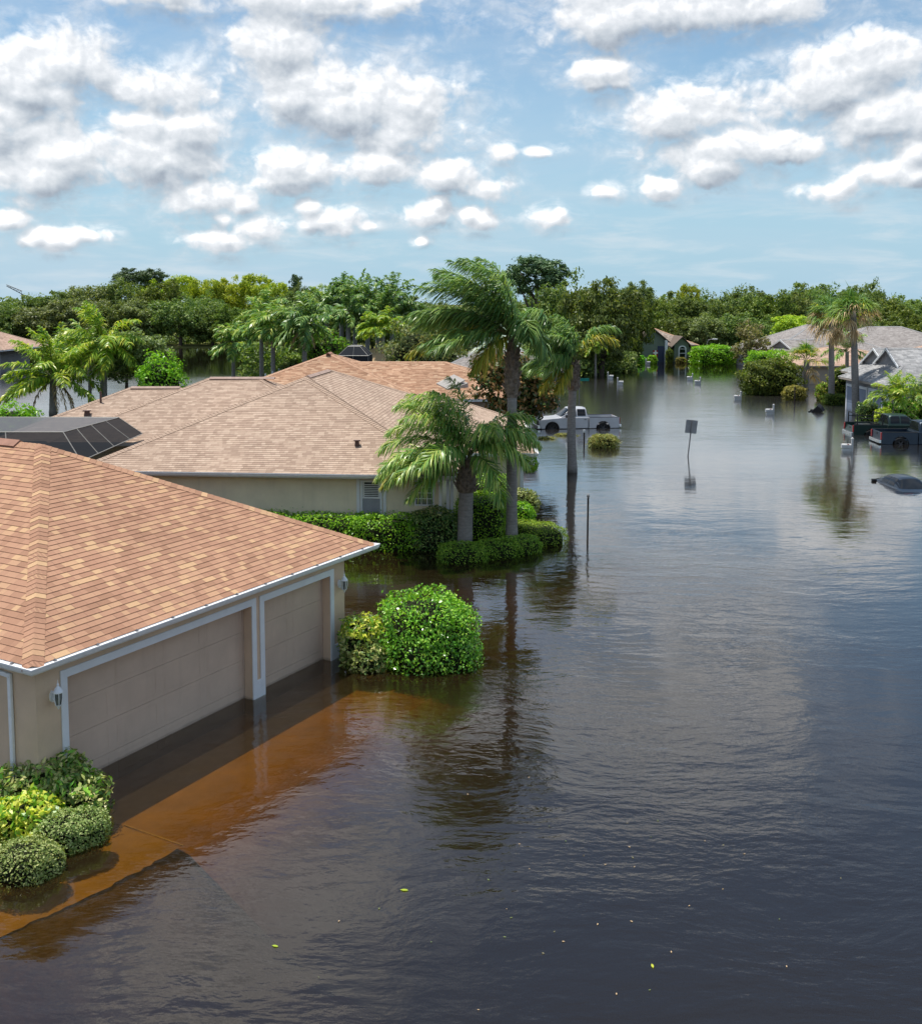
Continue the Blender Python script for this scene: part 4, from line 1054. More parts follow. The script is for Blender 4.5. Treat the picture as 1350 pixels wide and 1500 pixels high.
mb.prism([L2(q - .05, YW - .001, 2.12), L2(q - .05, YW - .076, 2.12), L2(q - .05, .05, 2.36), L2(q - .05, .05, 2.46), L2(q - .05, .13, 2.46)], L2(.1, 0, 0) - L2(0, 0, 0)); mb.build('downspout', M['white_metal'], h2)
mb = MB()
for q in (656, 662):
    qq, _ = u2(q, 720); panel(mb, L2, 'y-', qq - .06, qq + .06, -.3, 2.4, YW, .001, .04)
mb.build('corner_board', M['white_trim'], h2)
mb = MB(); panel(mb, Lw, 'y-', 8.44, 8.56, -.3, 2.38, .5, .001, .03); panel(mb, Lw, 'x+', .47, .6, -.3, 2.38, 8.55, .001, .03); mb.build('corner_board', M['white_trim'], h2)
mb = MB(); panel(mb, Lw, 'x+', 1.6, 6.5, -.4, 1.95, 8.55, .002, .03); mb.build('garage_door', M['garage_door'], h2)
lantern(Lw(8.552, 1.1, 1.75), V(1, 0, 0), h2, 'dark')

# ------------------------------------------------------------------ pool cages
pc1 = thing('pool_cage', 'large dark mesh pool cage with pale ribs beside the pink roof', 'pool cage', (-15, 40, 0))
Pn = dict(T1=V(-15.5, 39.5, 3.7), T2=V(-15.05, 44.6, 3.7), T3=V(-17.75, 39.5, 3.7), T4=V(-24.5, 39.5, 3.7), T5=V(-24.5, 44.6, 3.72),
          B1=V(-14.45, 38.45, 2.72), B2=V(-14.1, 44.85, 2.95), B3=V(-17.6, 38.45, 2.7), B4=V(-25.6, 38.45, 2.7), B5=V(-25.6, 45.2, 2.7), M1=V(-19.6, 42.2, 3.98))
def sheet(name, pts, mat):
    mb = MB(); n = fnorm(pts) * .006; mb.face(pts); mb.build(name, M[mat], pc1)
sheet('roof_screen', [Pn['T1'], Pn['T2'], Pn['M1']], 'screen_top'); sheet('roof_screen', [Pn['T2'], Pn['T5'], Pn['M1']], 'screen_top')
sheet('roof_screen', [Pn['T5'], Pn['T4'], Pn['M1']], 'screen_top'); sheet('roof_screen', [Pn['T4'], Pn['T1'], Pn['M1']], 'screen_top')
sheet('side_screen', [Pn['B1'], Pn['B2'], Pn['T2'], Pn['T1']], 'screen'); sheet('side_screen', [Pn['B4'], Pn['B1'], Pn['T1'], Pn['T4']], 'screen')
sheet('wall_screen', [Pn['B4'], Pn['B1'], Pn['B1'] * V(1, 1, 0), Pn['B4'] * V(1, 1, 0)], 'screen')
def beam(a, b, w=.034):
    mb = MB(); mb.tube([a + V(0, 0, .01), b + V(0, 0, .01)], w / 2 * 1.2, 4); mb.build('frame_bar', M['cage_frame'], pc1)
for a, b in (('T1', 'T2'), ('T1', 'B1'), ('T1', 'T4'), ('B1', 'B2'), ('B1', 'B4'), ('T2', 'B2'), ('T2', 'T5')): beam(Pn[a], Pn[b])
for k in (.22, .47, .74): beam(Pn['T1'] + (Pn['T2'] - Pn['T1']) * k, Pn['B1'] + (Pn['B2'] - Pn['B1']) * (k + .03))
for k in (.25, .5, .75): beam(Pn['T1'] + (Pn['T4'] - Pn['T1']) * k, Pn['B1'] + (Pn['B4'] - Pn['B1']) * k)
for k in (0, .25, .5, .75, 1): q = Pn['B1'] + (Pn['B4'] - Pn['B1']) * k; beam(q, q * V(1, 1, 0) - V(0, 0, .6))
def small_cage(name, label, x0, x1, y0, y1, z):
    r = thing(name, label, 'pool cage', (x0, y0, 0)); i = .8
    lo = [V(x0, y0, z - .8), V(x1, y0, z - .8), V(x1, y1, z - .8), V(x0, y1, z - .8)]; hi = [V(x0 + i, y0 + i, z), V(x1 - i, y0 + i, z), V(x1 - i, y1 - i, z), V(x0 + i, y1 - i, z)]
    mb = MB(); mb.face(hi); mb.build('roof_screen', M['screen_top'], r)
    mb = MB()
    for k in range(4):
        a, b = k, (k + 1) % 4; mb.face([lo[a], lo[b], hi[b], hi[a]]); mb.face([lo[a] * V(1, 1, 0), lo[b] * V(1, 1, 0), lo[b], lo[a]])
    mb.build('side_screen', M['screen'], r)
    mb = MB()
    for k in range(4):
        a, b = k, (k + 1) % 4; mb.tube([hi[a], hi[b]], .025, 4); mb.tube([lo[a], lo[b]], .025, 4); mb.tube([lo[a], hi[a]], .025, 4); mb.tube([lo[a] * V(1, 1, 0), lo[a]], .025, 4)
        m0 = (hi[a] + hi[b]) / 2; m1 = (lo[a] + lo[b]) / 2; mb.tube([m0, m1, m1 * V(1, 1, 0)], .02, 4)
    mb.build('frame', M['cage_frame'], r)
small_cage('pool_cage', 'flat topped grey mesh pool cage at the lake edge beyond the pink roof', -20.5, -13.2, 55.5, 61.5, 3.2)
p = D(503, 512, 92); small_cage('pool_cage', 'small dark mesh pool cage above the tan roof ridge', -11.0, -8.3, 91, 95, 4.85)

# ------------------------------------------------------------------ third house: tan-orange shingles, behind
h3 = thing('tan_roof_house', 'long tan orange shingled roof house rising behind the pink roof', 'house', (-6, 66, 0))
L3 = frame_fn((0, 0, 0), 0)
ro3, a, b, _ = hip_roof(h3, L3, -16.4, -2.2, 64.6, 79.2, 2.6, .365, M['roof_tan'], M['cap_tan'], soffit=False)
hip_roof(h3, L3, -15.5, 5.0, 65.2, 77.4, 2.58, .335, M['roof_tan'], M['cap_tan'], soffit=False)
walls(h3, L3, -15.0, 4.4, 65.8, 76.8, 2.42, M['stucco_beige'])
rvent(a + V(0, -.6, .02), b + V(0, .6, .02), ro3, M['ridge_vent'])
mb = MB(); mb.obox(V(-.9, 66.6, 3.05), (1.15, .55, .55), (-.75, .9, .3), (0, 0, .08)); mb.obox(V(-.5, 66.75, 2.9), (.95, .3, .3), (-.4, .6, 0.1), (0, 0, .28)); mb.build('skylight', M['skylight'], ro3)
for px_, py_ in ((492, 541), (452, 553), (536, 535)):
    pass
# far left house by the lake
hl = thing('lake_house', 'small tan roofed house at the far left edge by the lake', 'house', (-66, 120, 0))
p = D(0, 476, 128); Lh = frame_fn((p[0], 128, 0), 0)
hip_roof(hl, Lh, -17, 2.6, -5.2, 9, 3.1, .42, M['roof_beige'], M['cap_pink'], courses=False, soffit=False)
walls(hl, Lh, -16, .2, -3.4, 8, 2.95, M['stucco_grey'])
mb = MB(); panel(mb, Lh, 'y-', -3.4, -1.0, .9, 2.3, -3.4, .01, .05); mb.build('window', M['glass'], hl)
mb = MB(); panel(mb, Lh, 'y-', -17, 2.0, 1.0, 1.15, -4.6, .01, .2)
for q in (-3.9, -.9, 1.9): mb.box(Lh(q, -4.75, .8), (.25, .25, 4.4))
mb.build('porch_rail', M['stucco_grey'], hl)
# grey roof glimpsed behind the tall palm, pale thatch-like roof by the small cage
hg = thing('grey_roof_house', 'low grey roofed house half hidden behind the tall wind bent palm', 'house', (2, 96, 0))
hip_roof(hg, L3, -2.5, 9.5, 92, 103, 2.6, .42, M['roof_ash'], M['cap_grey'], courses=False, soffit=False); walls(hg, L3, -2, 9, 92.6, 102.5, 2.5, M['stucco_grey'])
hs = thing('garden_shelter', 'small round straw coloured hut roof between the yellow palm and the dark cage', 'hut', (-8.2, 101, 0))
mb = MB(); mb.lathe(D(560, 505, 104) * V(1, 1, 0) + V(0, 0, 2.9), [(2.4, 0), (1.9, .55), (1.1, 1.15), (.1, 1.45)], 14); mb.build('roof', M['leaf_dead'], hs)
mb = MB(); q = D(560, 505, 104)
for k in range(6): mb.tube([V(q[0] + 1.9 * math.cos(k * 1.05), q[1] + 1.9 * math.sin(k * 1.05), -1), V(q[0] + 1.9 * math.cos(k * 1.05), q[1] + 1.9 * math.sin(k * 1.05), 3.1)], .08, 6)
mb.build('post', M['dark_wood'], hs)
# white panel fence by the lake
wf_ = thing('white_fence', 'short white panel fence at the lake edge left of the tan roof', 'fence', (-20, 92, 0))
mb = MB(); q0, q1 = D(389, 546, 96), D(418, 537, 108)
mb.obox(q0 * V(1, 1, 0) - V(0, 0, .5), (q1 - q0) * V(1, 1, 0), (.05, .03, 0), (0, 0, 2.3)); mb.build('panel', M['white_trim'], wf_)
mb = MB()
for k in (0, .33, .66, 1): mb.box(q0 * V(1, 1, 0) + (q1 - q0) * V(1, 1, 0) * k + V(0, -.06, .75), (.13, .13, 2.7))
mb.build('post', M['white_trim'], wf_)
# ------------------------------------------------------------------ houses across the street
def dutch(root, L, x0, x1, y0, y1, z, pitch, gx, mat, capmat, gmat):
    """roof with its ridge along x; the end at x0 is hipped low and finished with a small gable set gx back"""
    ym = (y0 + y1) / 2; h = (y1 - y0) / 2; zr = z + h * pitch; zg = z + gx * pitch; hw = (zr - zg) / pitch
    c = [L(x0, y0, z), L(x1, y0, z), L(x1, y1, z), L(x0, y1, z)]; a = L(x0 + gx - .25, ym, zr); b = L(x1 - h, ym, zr)
    g0, g1 = L(x0 + gx, ym - hw, zg), L(x0 + gx, ym + hw, zg); g0b, g1b = L(x0 + gx - .25, ym - hw, zg), L(x0 + gx - .25, ym + hw, zg)
    mb = MB()
    roof_face(mb, [c[0], c[1], b, a, g0b, g0], c[1] - c[0], courses=False); roof_face(mb, [c[2], c[3], g1, g1b, a, b], c[2] - c[3], courses=False)
    roof_face(mb, [c[3], c[0], g0, g1], c[0] - c[3], courses=False); roof_face(mb, [c[1], c[2], b], c[2] - c[1], courses=False)
    ro = mb.build('roof', mat, root)
    mb = MB(); mb.prism([g0 + V(0, 0, .01), g1 + V(0, 0, .01), L(x0 + gx, ym, zr - .03)], L(.1, 0, 0) - L(0, 0, 0)); gb = mb.build('gable', gmat, root)
    mb = MB(); ap_ = L(x0 + gx - .27, ym, zr + .03); wv = L(-.06, 0, 0) - L(0, 0, 0)
    for q in (L(x0 + gx - .27, ym - hw - .1, zg + .0), L(x0 + gx - .27, ym + hw + .1, zg + .0)):
        dn = V(0, 0, -.2); mb.prism([q, ap_, ap_ + dn, q + dn * .9], wv)
    mb.build('bargeboard', M['white_trim'], root)
    cb = MB()
    for A, B, na, nb in ((c[0], g0, [c[0], c[1], b], [c[3], c[0], g0]), (c[3], g1, [c[2], c[3], g1], [c[3], c[0], g0]), (a, b, [c[0], c[1], b], [c[2], c[3], a])):
        caps(cb, A, B, fnorm(na), fnorm(nb), .16, .3)
    cb.build('hip_cap', capmat, ro)
    fb = MB()
    for i in range(4):
        p, q = c[i], c[(i + 1) % 4]; d = unit(q - p); out = V(d[1], -d[0], 0); fb.obox(p - V(0, 0, .17) - out * .03 + d * .03, q - p - d * .03, out * .025, (0, 0, .165))
    fb.build('fascia', M['soffit'], root)
    return ro
hb = thing('blue_garage_house', 'grey shingled house with two blue garage doors behind the street palms', 'house', (31.7, 76, 0))
Lx = frame_fn((31.75, 76.0, 0), R(0))
dutch(hb, Lx, -.45, 15, -.5, 8.6, 2.66, .56, 2.25, M['roof_grey'], M['cap_grey'], M['stucco_grey'])
dutch(hb, Lx, 2.6, 15, 8.0, 16.5, 2.64, .52, 1.5, M['roof_grey'], M['cap_grey'], M['stucco_grey'])
walls(hb, Lx, 0, 14.4, 0, 8.1, 2.5, M['stucco_grey']); walls(hb, Lx, 3.0, 14.4, 8.1, 16.0, 2.5, M['stucco_grey'], 'wall')
for a, b in ((.75, 3.1), (3.75, 8.0)):
    mb = MB(); panel(mb, Lx, 'x-', a, min(b, 7.7), -.5, 1.95, 0, .002, .03)
    for k in range(3): panel(mb, Lx, 'x-', a + .06, min(b, 7.7) - .06, .1 + k * .6, .55 + k * .6, 0, .03, .045)
    gd = mb.build('garage_door', M['door_blue'], hb)
    mb = MB(); e = min(b, 7.7)
    panel(mb, Lx, 'x-', a - .2, a, -.5, 2.15, 0, .002, .06); panel(mb, Lx, 'x-', e, e + .2, -.5, 2.15, 0, .002, .06); panel(mb, Lx, 'x-', a, e, 1.95, 2.15, 0, .002, .06)
    mb.build('door_trim', M['white_trim'], gd)
mb = MB(); panel(mb, Lx, 'y-', .9, 1.05, -.5, 2.5, 0, .002, .06); panel(mb, Lx, 'y-', .02, .16, -.5, 2.5, 0, .002, .05); mb.build('downspout', M['white_metal'], hb)
mb = MB(); frame4(mb, Lx, 'y-', 3.0, 4.4, .7, 2.0, 0, .002, .06, .1); wn = mb.build('window', M['white_trim'], hb)
mb = MB(); panel(mb, Lx, 'y-', 3.002, 4.398, .702, 1.998, 0, .003, .03); mb.build('pane', M['glass'], wn)
lantern(Lx(-.002, .35, 1.6), V(-1, 0, 0), hb, 'dark')
# beige house behind, big grey house behind that
hc = thing('beige_house', 'beige house with a plain salmon pink roof seen between the street palms', 'house', (37, 110, 0))
Lc = frame_fn((36.8, 109.5, 0), R(0))
zb = 2.05
hip_roof(hc, Lc, -.6, 14, -.5, 16.0, zb, .25, M['roof_beige'], M['cap_pink'], courses=False, soffit=False, fascia=.14, fmat=M['soffit'])
walls(hc, Lc, 0, 13.4, 0, 15, zb - .12, M['stucco_beige'])
mb = MB(); panel(mb, Lc, 'x-', 1, 5.5, -.5, 1.6, 0, .002, .04); mb.build('garage_door', M['white_trim'], hc)
hd = thing('big_grey_house', 'wide dark grey roofed house standing behind the beige house and palms', 'house', (40, 132, 0))
Ld = frame_fn((39.5, 128, 0), R(0))
hip_roof(hd, Ld, -1, 15, 0, 18, 2.5, .42, M['roof_ash'], M['cap_grey'], courses=False, soffit=False)
hip_roof(hd, Ld, 7, 27, 1, 16.5, 2.52, .40, M['roof_ash'], M['cap_grey'], courses=False, soffit=False)
walls(hd, Ld, -.4, 14.4, .6, 17, 2.4, M['stucco_grey']); walls(hd, Ld, 14.4, 26, 1.6, 16, 2.4, M['stucco_grey'])
dutch(hd, frame_fn((40.3, 124.6, 0), R(20)), 0, 9, 0, 5.2, 2.9, .5, .5, M['roof_ash'], M['cap_grey'], M['stucco_grey'])
mb = MB(); q = D(1271, 493, 134); mb.tube([q - V(0, 0, .6), q + V(0, 0, .2)], .14, 8); mb.build('vent_pipe', M['white_metal'], hd)
he = thing('pink_roof_house', 'house with a low salmon roof behind the blue garage house at the right edge', 'house', (54, 100, 0))
Le = frame_fn((51, 104, 0), 0); hip_roof(he, Le, -5.5, 14, 0, 9, 2.7, .40, M['roof_beige'], M['cap_pink'], courses=False, soffit=False); walls(he, Le, -5, 13.4, .5, 8.4, 2.6, M['stucco_beige'])
# green house at the end of the street
hq = thing('green_house', 'green stucco house with a brown gabled roof at the far end of the flooded street', 'house', (30, 152, 0))
YG = 152.0
def gx_(px_): return (px_ - XC) / F0 * YG
Lg = frame_fn((0, YG, 0), 0)
def gable_block(xa, xb, y0, y1, z, apx, za, wm=M['stucco_green'], over=.5, rm=M['roof_brown']):
    mb = MB(); y0 += YG; y1 += YG; mb.prism([V(xa, y0, -1), V(xb, y0, -1), V(xb, y0, z), V(apx, y0, za - .12), V(xa, y0, z)], (0, y1 - y0, 0)); mb.build('wall', wm, hq)
    mb = MB()
    sl = (za - z) / (xb - apx)
    for s, xe in ((1, xb), (-1, xa)):
        e = V(xe + s * over, y0 - over, z - over * sl); t_ = V(apx, y0 - over, za)
        pr = [e, t_, t_ + V(0, 0, .12), e + V(0, 0, .12)]
        mb.prism(pr, (0, y1 - y0 + over, 0))
    rr = mb.build('roof', rm, hq); return rr
hip_roof(hq, Lg, gx_(900), gx_(1027), 1.5, 15, 2.45, .42, M['roof_brown'], M['cap_tan'], courses=False, soffit=False, fmat=M['dark_wood'])
walls(hq, Lg, gx_(904), gx_(1019), 2.0, 14.5, 2.4, M['stucco_green'])
gable_block(gx_(985), gx_(1006), -1.0, 6, 2.7, gx_(996), 3.75)
gable_block(gx_(938), gx_(974), -.6, 8, 3.3, gx_(954), 5.0)
mb = MB(); q0, q1 = gx_(991), gx_(1002.5); arch = [V(q0 + (q1 - q0) * (.5 - .5 * math.cos(a)), YG - 1.0, 2.05 + .45 * math.sin(a)) for a in np.linspace(0, PI, 9)]
mb.prism([V(q0, YG - 1.001, .55), V(q1, YG - 1.001, .55)] + arch[::-1], (0, -.06, 0)); wn = mb.build('window', M['white_trim'], hq)
i_ = .18; mb = MB(); arch = [V(q0 + i_ + (q1 - q0 - 2 * i_) * (.5 - .5 * math.cos(a)), YG - 1.062, 1.98 + .34 * math.sin(a)) for a in np.linspace(0, PI, 9)]
mb.prism([V(q0 + i_, YG - 1.062, .72), V(q1 - i_, YG - 1.062, .72)] + arch[::-1], (0, -.012, 0)); mb.build('pane', M['glass'], wn)
mb = MB(); mb.box((.5 * (q0 + q1), YG - 1.09, 1.35), (q1 - q0 - .4, .03, .09)); mb.box((.5 * (q0 + q1), YG - 1.09, 1.98), (q1 - q0 - .4, .03, .07)); mb.build('sash_bar', M['white_trim'], wn)
mb = MB(); mb.box((gx_(967), YG - .64, .8), (1.15, .05, 3.2)); mb.build('door', M['navy_door'], hq)
mb = MB(); mb.box((gx_(973.5), YG - .85, 1.2), (.4, .4, 4.2)); mb.build('column', M['white_trim'], hq)
mb = MB(); a, b = gx_(925), gx_(937); mb.box(((a + b) / 2, YG - .62 + 2.6 - .03, 1.3), (b - a, .06, 1.7)); wn = mb.build('window', M['white_trim'], hq)
mb = MB(); mb.box(((a + b) / 2, YG + 1.92, 1.3), (b - a - .35, .04, 1.35)); mb.build('pane', M['glass'], wn)
# slim red and white garden flag on its stake by the porch
fl = thing('garden_flag', 'red and white garden flag in front of the green house porch', 'flag', (gx_(954), YG - 3, 0))
mb = MB(); q = V(gx_(954), YG - 3.0, 0); mb.tube([q + V(-.36, 0, -1), q + V(-.36, 0, 1.9), q + V(.34, 0, 1.9)], .03, 5); mb.build('stake', M['dark'], fl)
mb = MB(); mb.k = 0
for r_ in range(4):
    for c_ in range(3):
        mb.k = 1 if (c_ == 1 or r_ == 1) else 0
        p_ = [q + V(-.33 + (c_ + dx) * .22, .04 * math.sin(3 * (c_ + dx)), 1.87 - (r_ + dz) * .25) for dx, dz in ((0, 1), (1, 1), (1, 0), (0, 0))]
        mb.face(p_)
mb.build('cloth', [M['red_lamp'], M['white_trim']], fl)
# ------------------------------------------------------------------ vehicles (front toward +x, z measured from the road)
def bil(q, u, v):
    a, b, c, d = q; return (a * (1 - u) + b * u) * (1 - v) + (d * (1 - u) + c * u) * v
def inset(mb, q, u0, u1, v0, v1, off=.006, n=None):
    q = [np.asarray(p, float) for p in q]; nn = unit(np.cross(q[1] - q[0], q[3] - q[0])) if n is None else n
    P = [bil(q, u, v) + nn * off for u, v in ((u0, v0), (u1, v0), (u1, v1), (u0, v1))]
    mb.prism(P, -nn * off * .8)
def arch(cx, r, zc, z0, rev=False):
    a0 = math.asin(min(1, max(-1, (z0 - zc) / r)))
    pts = [(cx + r * math.cos(a), zc + r * math.sin(a)) for a in np.linspace(PI - a0, a0, 11)]
    return pts
def wheel(root, x, y, r=.39, w=.26):
    sg = 1 if y > 0 else -1
    mb = MB(); n = 20
    pr = [(r * .62, -.5), (r * .9, -.5), (r, -.36), (r, .36), (r * .9, .5), (r * .62, .5)]
    rings = [[mb.vert((x + a * math.cos(2 * PI * k / n), y + b * w, r + a * math.sin(2 * PI * k / n))) for k in range(n)] for a, b in pr]
    for r0, r1 in zip(rings, rings[1:] + rings[:1]):
        for k in range(n): mb.f.append([r0[k], r0[(k + 1) % n], r1[(k + 1) % n], r1[k]])
    wh = mb.build('wheel', M['rubber'], root)
    mb = MB(); c = V(x, y + sg * w * .3, r)
    for k in range(6):
        a = k * PI / 3; d = V(math.cos(a), 0, math.sin(a)); mb.obox(c + d * .04 - V(-d[2], 0, d[0]) * .04, d * r * .6, V(-d[2], 0, d[0]) * .08, (0, sg * .04, 0))
    mb.prism([c + V(.09 * math.cos(a), 0, .09 * math.sin(a)) for a in np.linspace(0, 2 * PI, 10, endpoint=False)], (0, sg * .05, 0))
    mb.build('rim', M['rim'], wh)
def mirror_poly(poly, y0, y1): return [V(x, y0, z) for x, z in poly], V(0, y1 - y0, 0)
def greenhouse(root, paint, base, top, zb, zt, wb, wt, splits, rear=True, name='cab', pw=.42):
    """rounded cabin lofted along its length, glass set flush. base, top = (x rear, x front)"""
    def roof(x):
        if x < top[0]: q = (x - base[0]) / (top[0] - base[0])
        elif x > top[1]: q = (base[1] - x) / (base[1] - top[1])
        else: return 1.0 + .035 * math.sin(PI * (x - top[0]) / (top[1] - top[0]))
        q = max(0, min(1, q)); return q * (1.12 - .12 * q)
    def P_(x, v, off=0.0):
        a = PI * v; k = roof(x) * (zt - zb); c, s_ = math.cos(a), math.sin(a)
        fz = abs(s_) ** pw; y = -math.copysign(abs(c) ** pw, c) * wb * (1 - (1 - wt / wb) * fz * min(1, roof(x)))
        return V(x, y, zb + k * fz)
    xs_ = np.concatenate([np.linspace(base[0], top[0], 7), np.linspace(top[0], top[1], 6)[1:], np.linspace(top[1], base[1], 7)[1:]])
    vs_ = np.concatenate([[0, .012, .05, .12], np.linspace(.18, .82, 9), [.88, .95, .988, 1]])
    mb = MB(); gi_ = [[mb.vert(P_(x, v)) for v in vs_] for x in xs_]
    for i in range(len(xs_) - 1):
        for j in range(len(vs_) - 1): mb.f.append([gi_[i][j], gi_[i + 1][j], gi_[i + 1][j + 1], gi_[i][j + 1]])
    cb = mb.build(name, paint, root, smooth=True)
    def patch(nm, x0, x1, v0, v1, nx=6, nv=6, skew=0.0):
        mb = MB(); G_ = []
        for i in range(nx + 1):
            row = []
            for j in range(nv + 1):
                f = j / nv; x = x0 + (x1 - x0) * i / nx; v = v0 + (v1 - v0) * f
                p0 = P_(x, v); e = 1e-3; n = unit(np.cross(P_(x + e, v) - p0, P_(x, v + e) - p0)); n = n if n[2] >= -.05 or abs(n[1]) > .3 else -n
                if np.dot(n, p0 - V((base[0] + base[1]) / 2, 0, zb)) < 0: n = -n
                row.append(mb.vert(p0 + n * .008))
            G_.append(row)
        for i in range(nx):
            for j in range(nv): mb.f.append([G_[i][j], G_[i + 1][j], G_[i + 1][j + 1], G_[i][j + 1]])
        mb.build(nm, M['glass'], root, smooth=True)
    va = lambda fz: math.asin(min(1, fz ** (1 / pw))) / PI
    patch('windscreen', top[1] + (base[1] - top[1]) * .10, base[1] - (base[1] - top[1]) * .10, .10, .90)
    if rear: patch('rear_window', base[0] + (top[0] - base[0]) * .10, top[0] - (top[0] - base[0]) * .10, .10, .90)
    for a, b in splits:
        x0, x1 = base[0] + (base[1] - base[0]) * a, base[0] + (base[1] - base[0]) * b
        patch('side_window', x0, x1, va(.16), va(.84), 6, 3); patch('side_window', x0, x1, 1 - va(.84), 1 - va(.16), 6, 3)
    return cb
def pickup(name, label, paint, Lt=5.8, cabx=(2.25, 4.25), rack=False):
    r = thing(name, label, 'pickup truck'); Wd = .97; z0 = .42; wr = .40; xr, xf = 1.18, 4.82; bz = 1.17
    bed0 = cabx[0] - .05
    # cab and bonnet shell
    pr = [(bed0 + .05, z0)] + arch(xf, .50, wr + .02, z0) + [(Lt - .16, z0), (Lt - .05, .62), (Lt - .03, .98), (Lt - .16, 1.08), (cabx[1] + .1, 1.17), (cabx[1] - .1, 1.20), (bed0 + .05, 1.20)]
    mb = MB(); p, e = mirror_poly(pr, -Wd, Wd); mb.prism(p, e); mb.build('body', paint, r, bevel=.035)
    # bed: two sides with wheel arches, floor, headboard, tailgate
    ps = [(.02, z0)] + arch(xr, .50, wr + .02, z0) + [(bed0, z0), (bed0, bz), (.02, bz)]
    mb = MB()
    for y0, y1 in ((-Wd, -Wd + .1), (Wd - .1, Wd)): p, e = mirror_poly(ps, y0, y1); mb.prism(p, e)
    mb.box(((bed0 + .02) / 2, 0, .68), (bed0 - .1, 2 * Wd - .21, .06)); mb.box((bed0 - .03, 0, .93), (.05, 2 * Wd - .21, .46))
    mb.build('bed', paint, r, bevel=.02)
    mb = MB(); mb.box((.055, 0, .86), (.06, 2 * Wd - .22, .60)); tg = mb.build('tailgate', paint, r, bevel=.02)
    mb = MB(); mb.box((.016, 0, 1.02), (.02, .3, .09)); mb.build('handle', M['dark'], tg)
    mb = MB(); mb.box((bed0 / 2, -Wd + .05, bz + .014), (bed0 - .05, .11, .026)); mb.box((bed0 / 2, Wd - .05, bz + .014), (bed0 - .05, .11, .026)); mb.build('bed_rail', M['dark'], r)
    for sx in (xr, xf):
        mb = MB(); mb.box((sx, 0, .62), (.9, 2 * Wd - .5, .5)); mb.build('wheel_well', M['dark'], r)
    greenhouse(r, paint, (cabx[0], cabx[1] + .02), (cabx[0] + .12, cabx[1] - .72), 1.19, 1.84, Wd - .05, Wd - .22, [(.09, .38), (.42, .70)])
    for x in (xr, xf):
        for y in (-Wd + .15, Wd - .15): wheel(r, x, y, wr)
    mb = MB(); mb.box((-.06, 0, .58), (.16, 1.9, .2)); mb.build('rear_bumper', M['chrome'], r, bevel=.03)
    mb = MB(); mb.box((Lt + .02, 0, .56), (.22, 1.92, .26)); mb.build('front_bumper', M['chrome'] if not rack else M['dark'], r, bevel=.04)
    mb = MB(); mb.box((Lt - .01, 0, .86), (.05, 1.1, .24)); mb.build('grille', M['dark'], r)
    for y in (-Wd + .075, Wd - .075):
        mb = MB(); mb.box((.0, y, .93), (.06, .15, .44)); mb.build('taillight', M['red_lamp'], r, bevel=.012)
        mb = MB(); mb.box((Lt - .06, y * .9, .88), (.10, .3, .2)); mb.build('headlight', M['clear_lamp'], r, bevel=.02)
        sg = 1 if y > 0 else -1
        mb = MB(); mb.box((cabx[1] - .42, sg * (Wd + .12), 1.30), (.12, .2, .2)); mb.box((cabx[1] - .42, sg * (Wd + .0), 1.24), (.06, .12, .05)); mb.build('wing_mirror', M['dark'], r, bevel=.02)
        mb = MB()
        for dx in (.22, 1.12): mb.box((cabx[0] + dx, sg * (Wd + .012), 1.04), (.17, .025, .035))
        mb.build('door_handle', M['dark'], r)
    if rack:
        mb = MB()
        for x in (.25, 1.9):
            for y in (-Wd + .05, Wd - .05): mb.box((x, y, bz + .36), (.06, .06, .7))
            mb.box((x, 0, bz + .72), (.06, 1.86, .06))
        for y in (-Wd + .05, Wd - .05): mb.box((1.07, y, bz + .45), (1.6, .05, .05))
        mb.build('ladder_rack', M['dark'], r)
        mb = MB(); mb.box((1.0, .1, .95), (.9, .8, .4), .1); mb.box((1.6, -.3, 1.0), (.35, .5, .5), .3); mb.build('tool_box', M['bin_black'], r)
    return r
t1 = pickup('pickup_truck', 'silver pickup truck standing in floodwater behind the thin palm trunk', M['paint_silver'], 5.75)
q0, q1 = G(904, 627), G(790, 629); ang = math.atan2(q1[1] - q0[1], q1[0] - q0[0])
t1.location = (q0[0], q0[1] + .9, -.40); t1.rotation_euler = (0, 0, ang)
t2 = pickup('pickup_truck', 'dark blue pickup with a red taillight parked nearest the right edge', M['paint_navy'])
q = G(1289, 651); t2.location = (q[0] + .1, q[1] + .95, -.42); t2.rotation_euler = (0, 0, R(-4))
t3 = pickup('pickup_truck', 'dark green pickup with a black rack over its open bed', M['paint_green'], rack=True)
q = G(1250, 637); t3.location = (q[0], q[1] + .95, -.52); t3.rotation_euler = (0, 0, R(-3))
for ch in list(t3.children):
    if ch.name.startswith('tailgate'): ch.location = (-.30, 0, -.02); ch.rotation_euler = (0, R(20), 0)
# drowned saloon car
t4 = thing('sedan_car', 'black sedan sunk in the water up to its window line at the right edge', 'car')
pr = [(.02, .3)] + arch(.95, .37, .33, .3) + arch(3.75, .37, .33, .3) + [(4.72, .3), (4.78, .55), (4.70, .78), (3.55, .98), (3.3, 1.0), (1.3, 1.03), (.75, 1.05), (.12, 1.0), (.0, .7)]
mb = MB(); p, e = mirror_poly(pr, -.91, .91); mb.prism(p, e); mb.build('body', M['paint_black'], t4, bevel=.07)
greenhouse(t4, M['paint_black'], (.55, 3.62), (1.42, 2.62), .99, 1.44, .80, .58, [(.26, .46), (.49, .70)], pw=.6)
for x in (.95, 3.75):
    for y in (-.78, .78): wheel(t4, x, y, .33, .22)
for y in (-.62, .62):
    mb = MB(); mb.box((.03, y, .88), (.08, .42, .14)); mb.build('taillight', M['red_lamp'], t4, bevel=.02)
    mb = MB(); mb.box((4.68, y, .66), (.12, .4, .12)); mb.build('headlight', M['clear_lamp'], t4, bevel=.02)
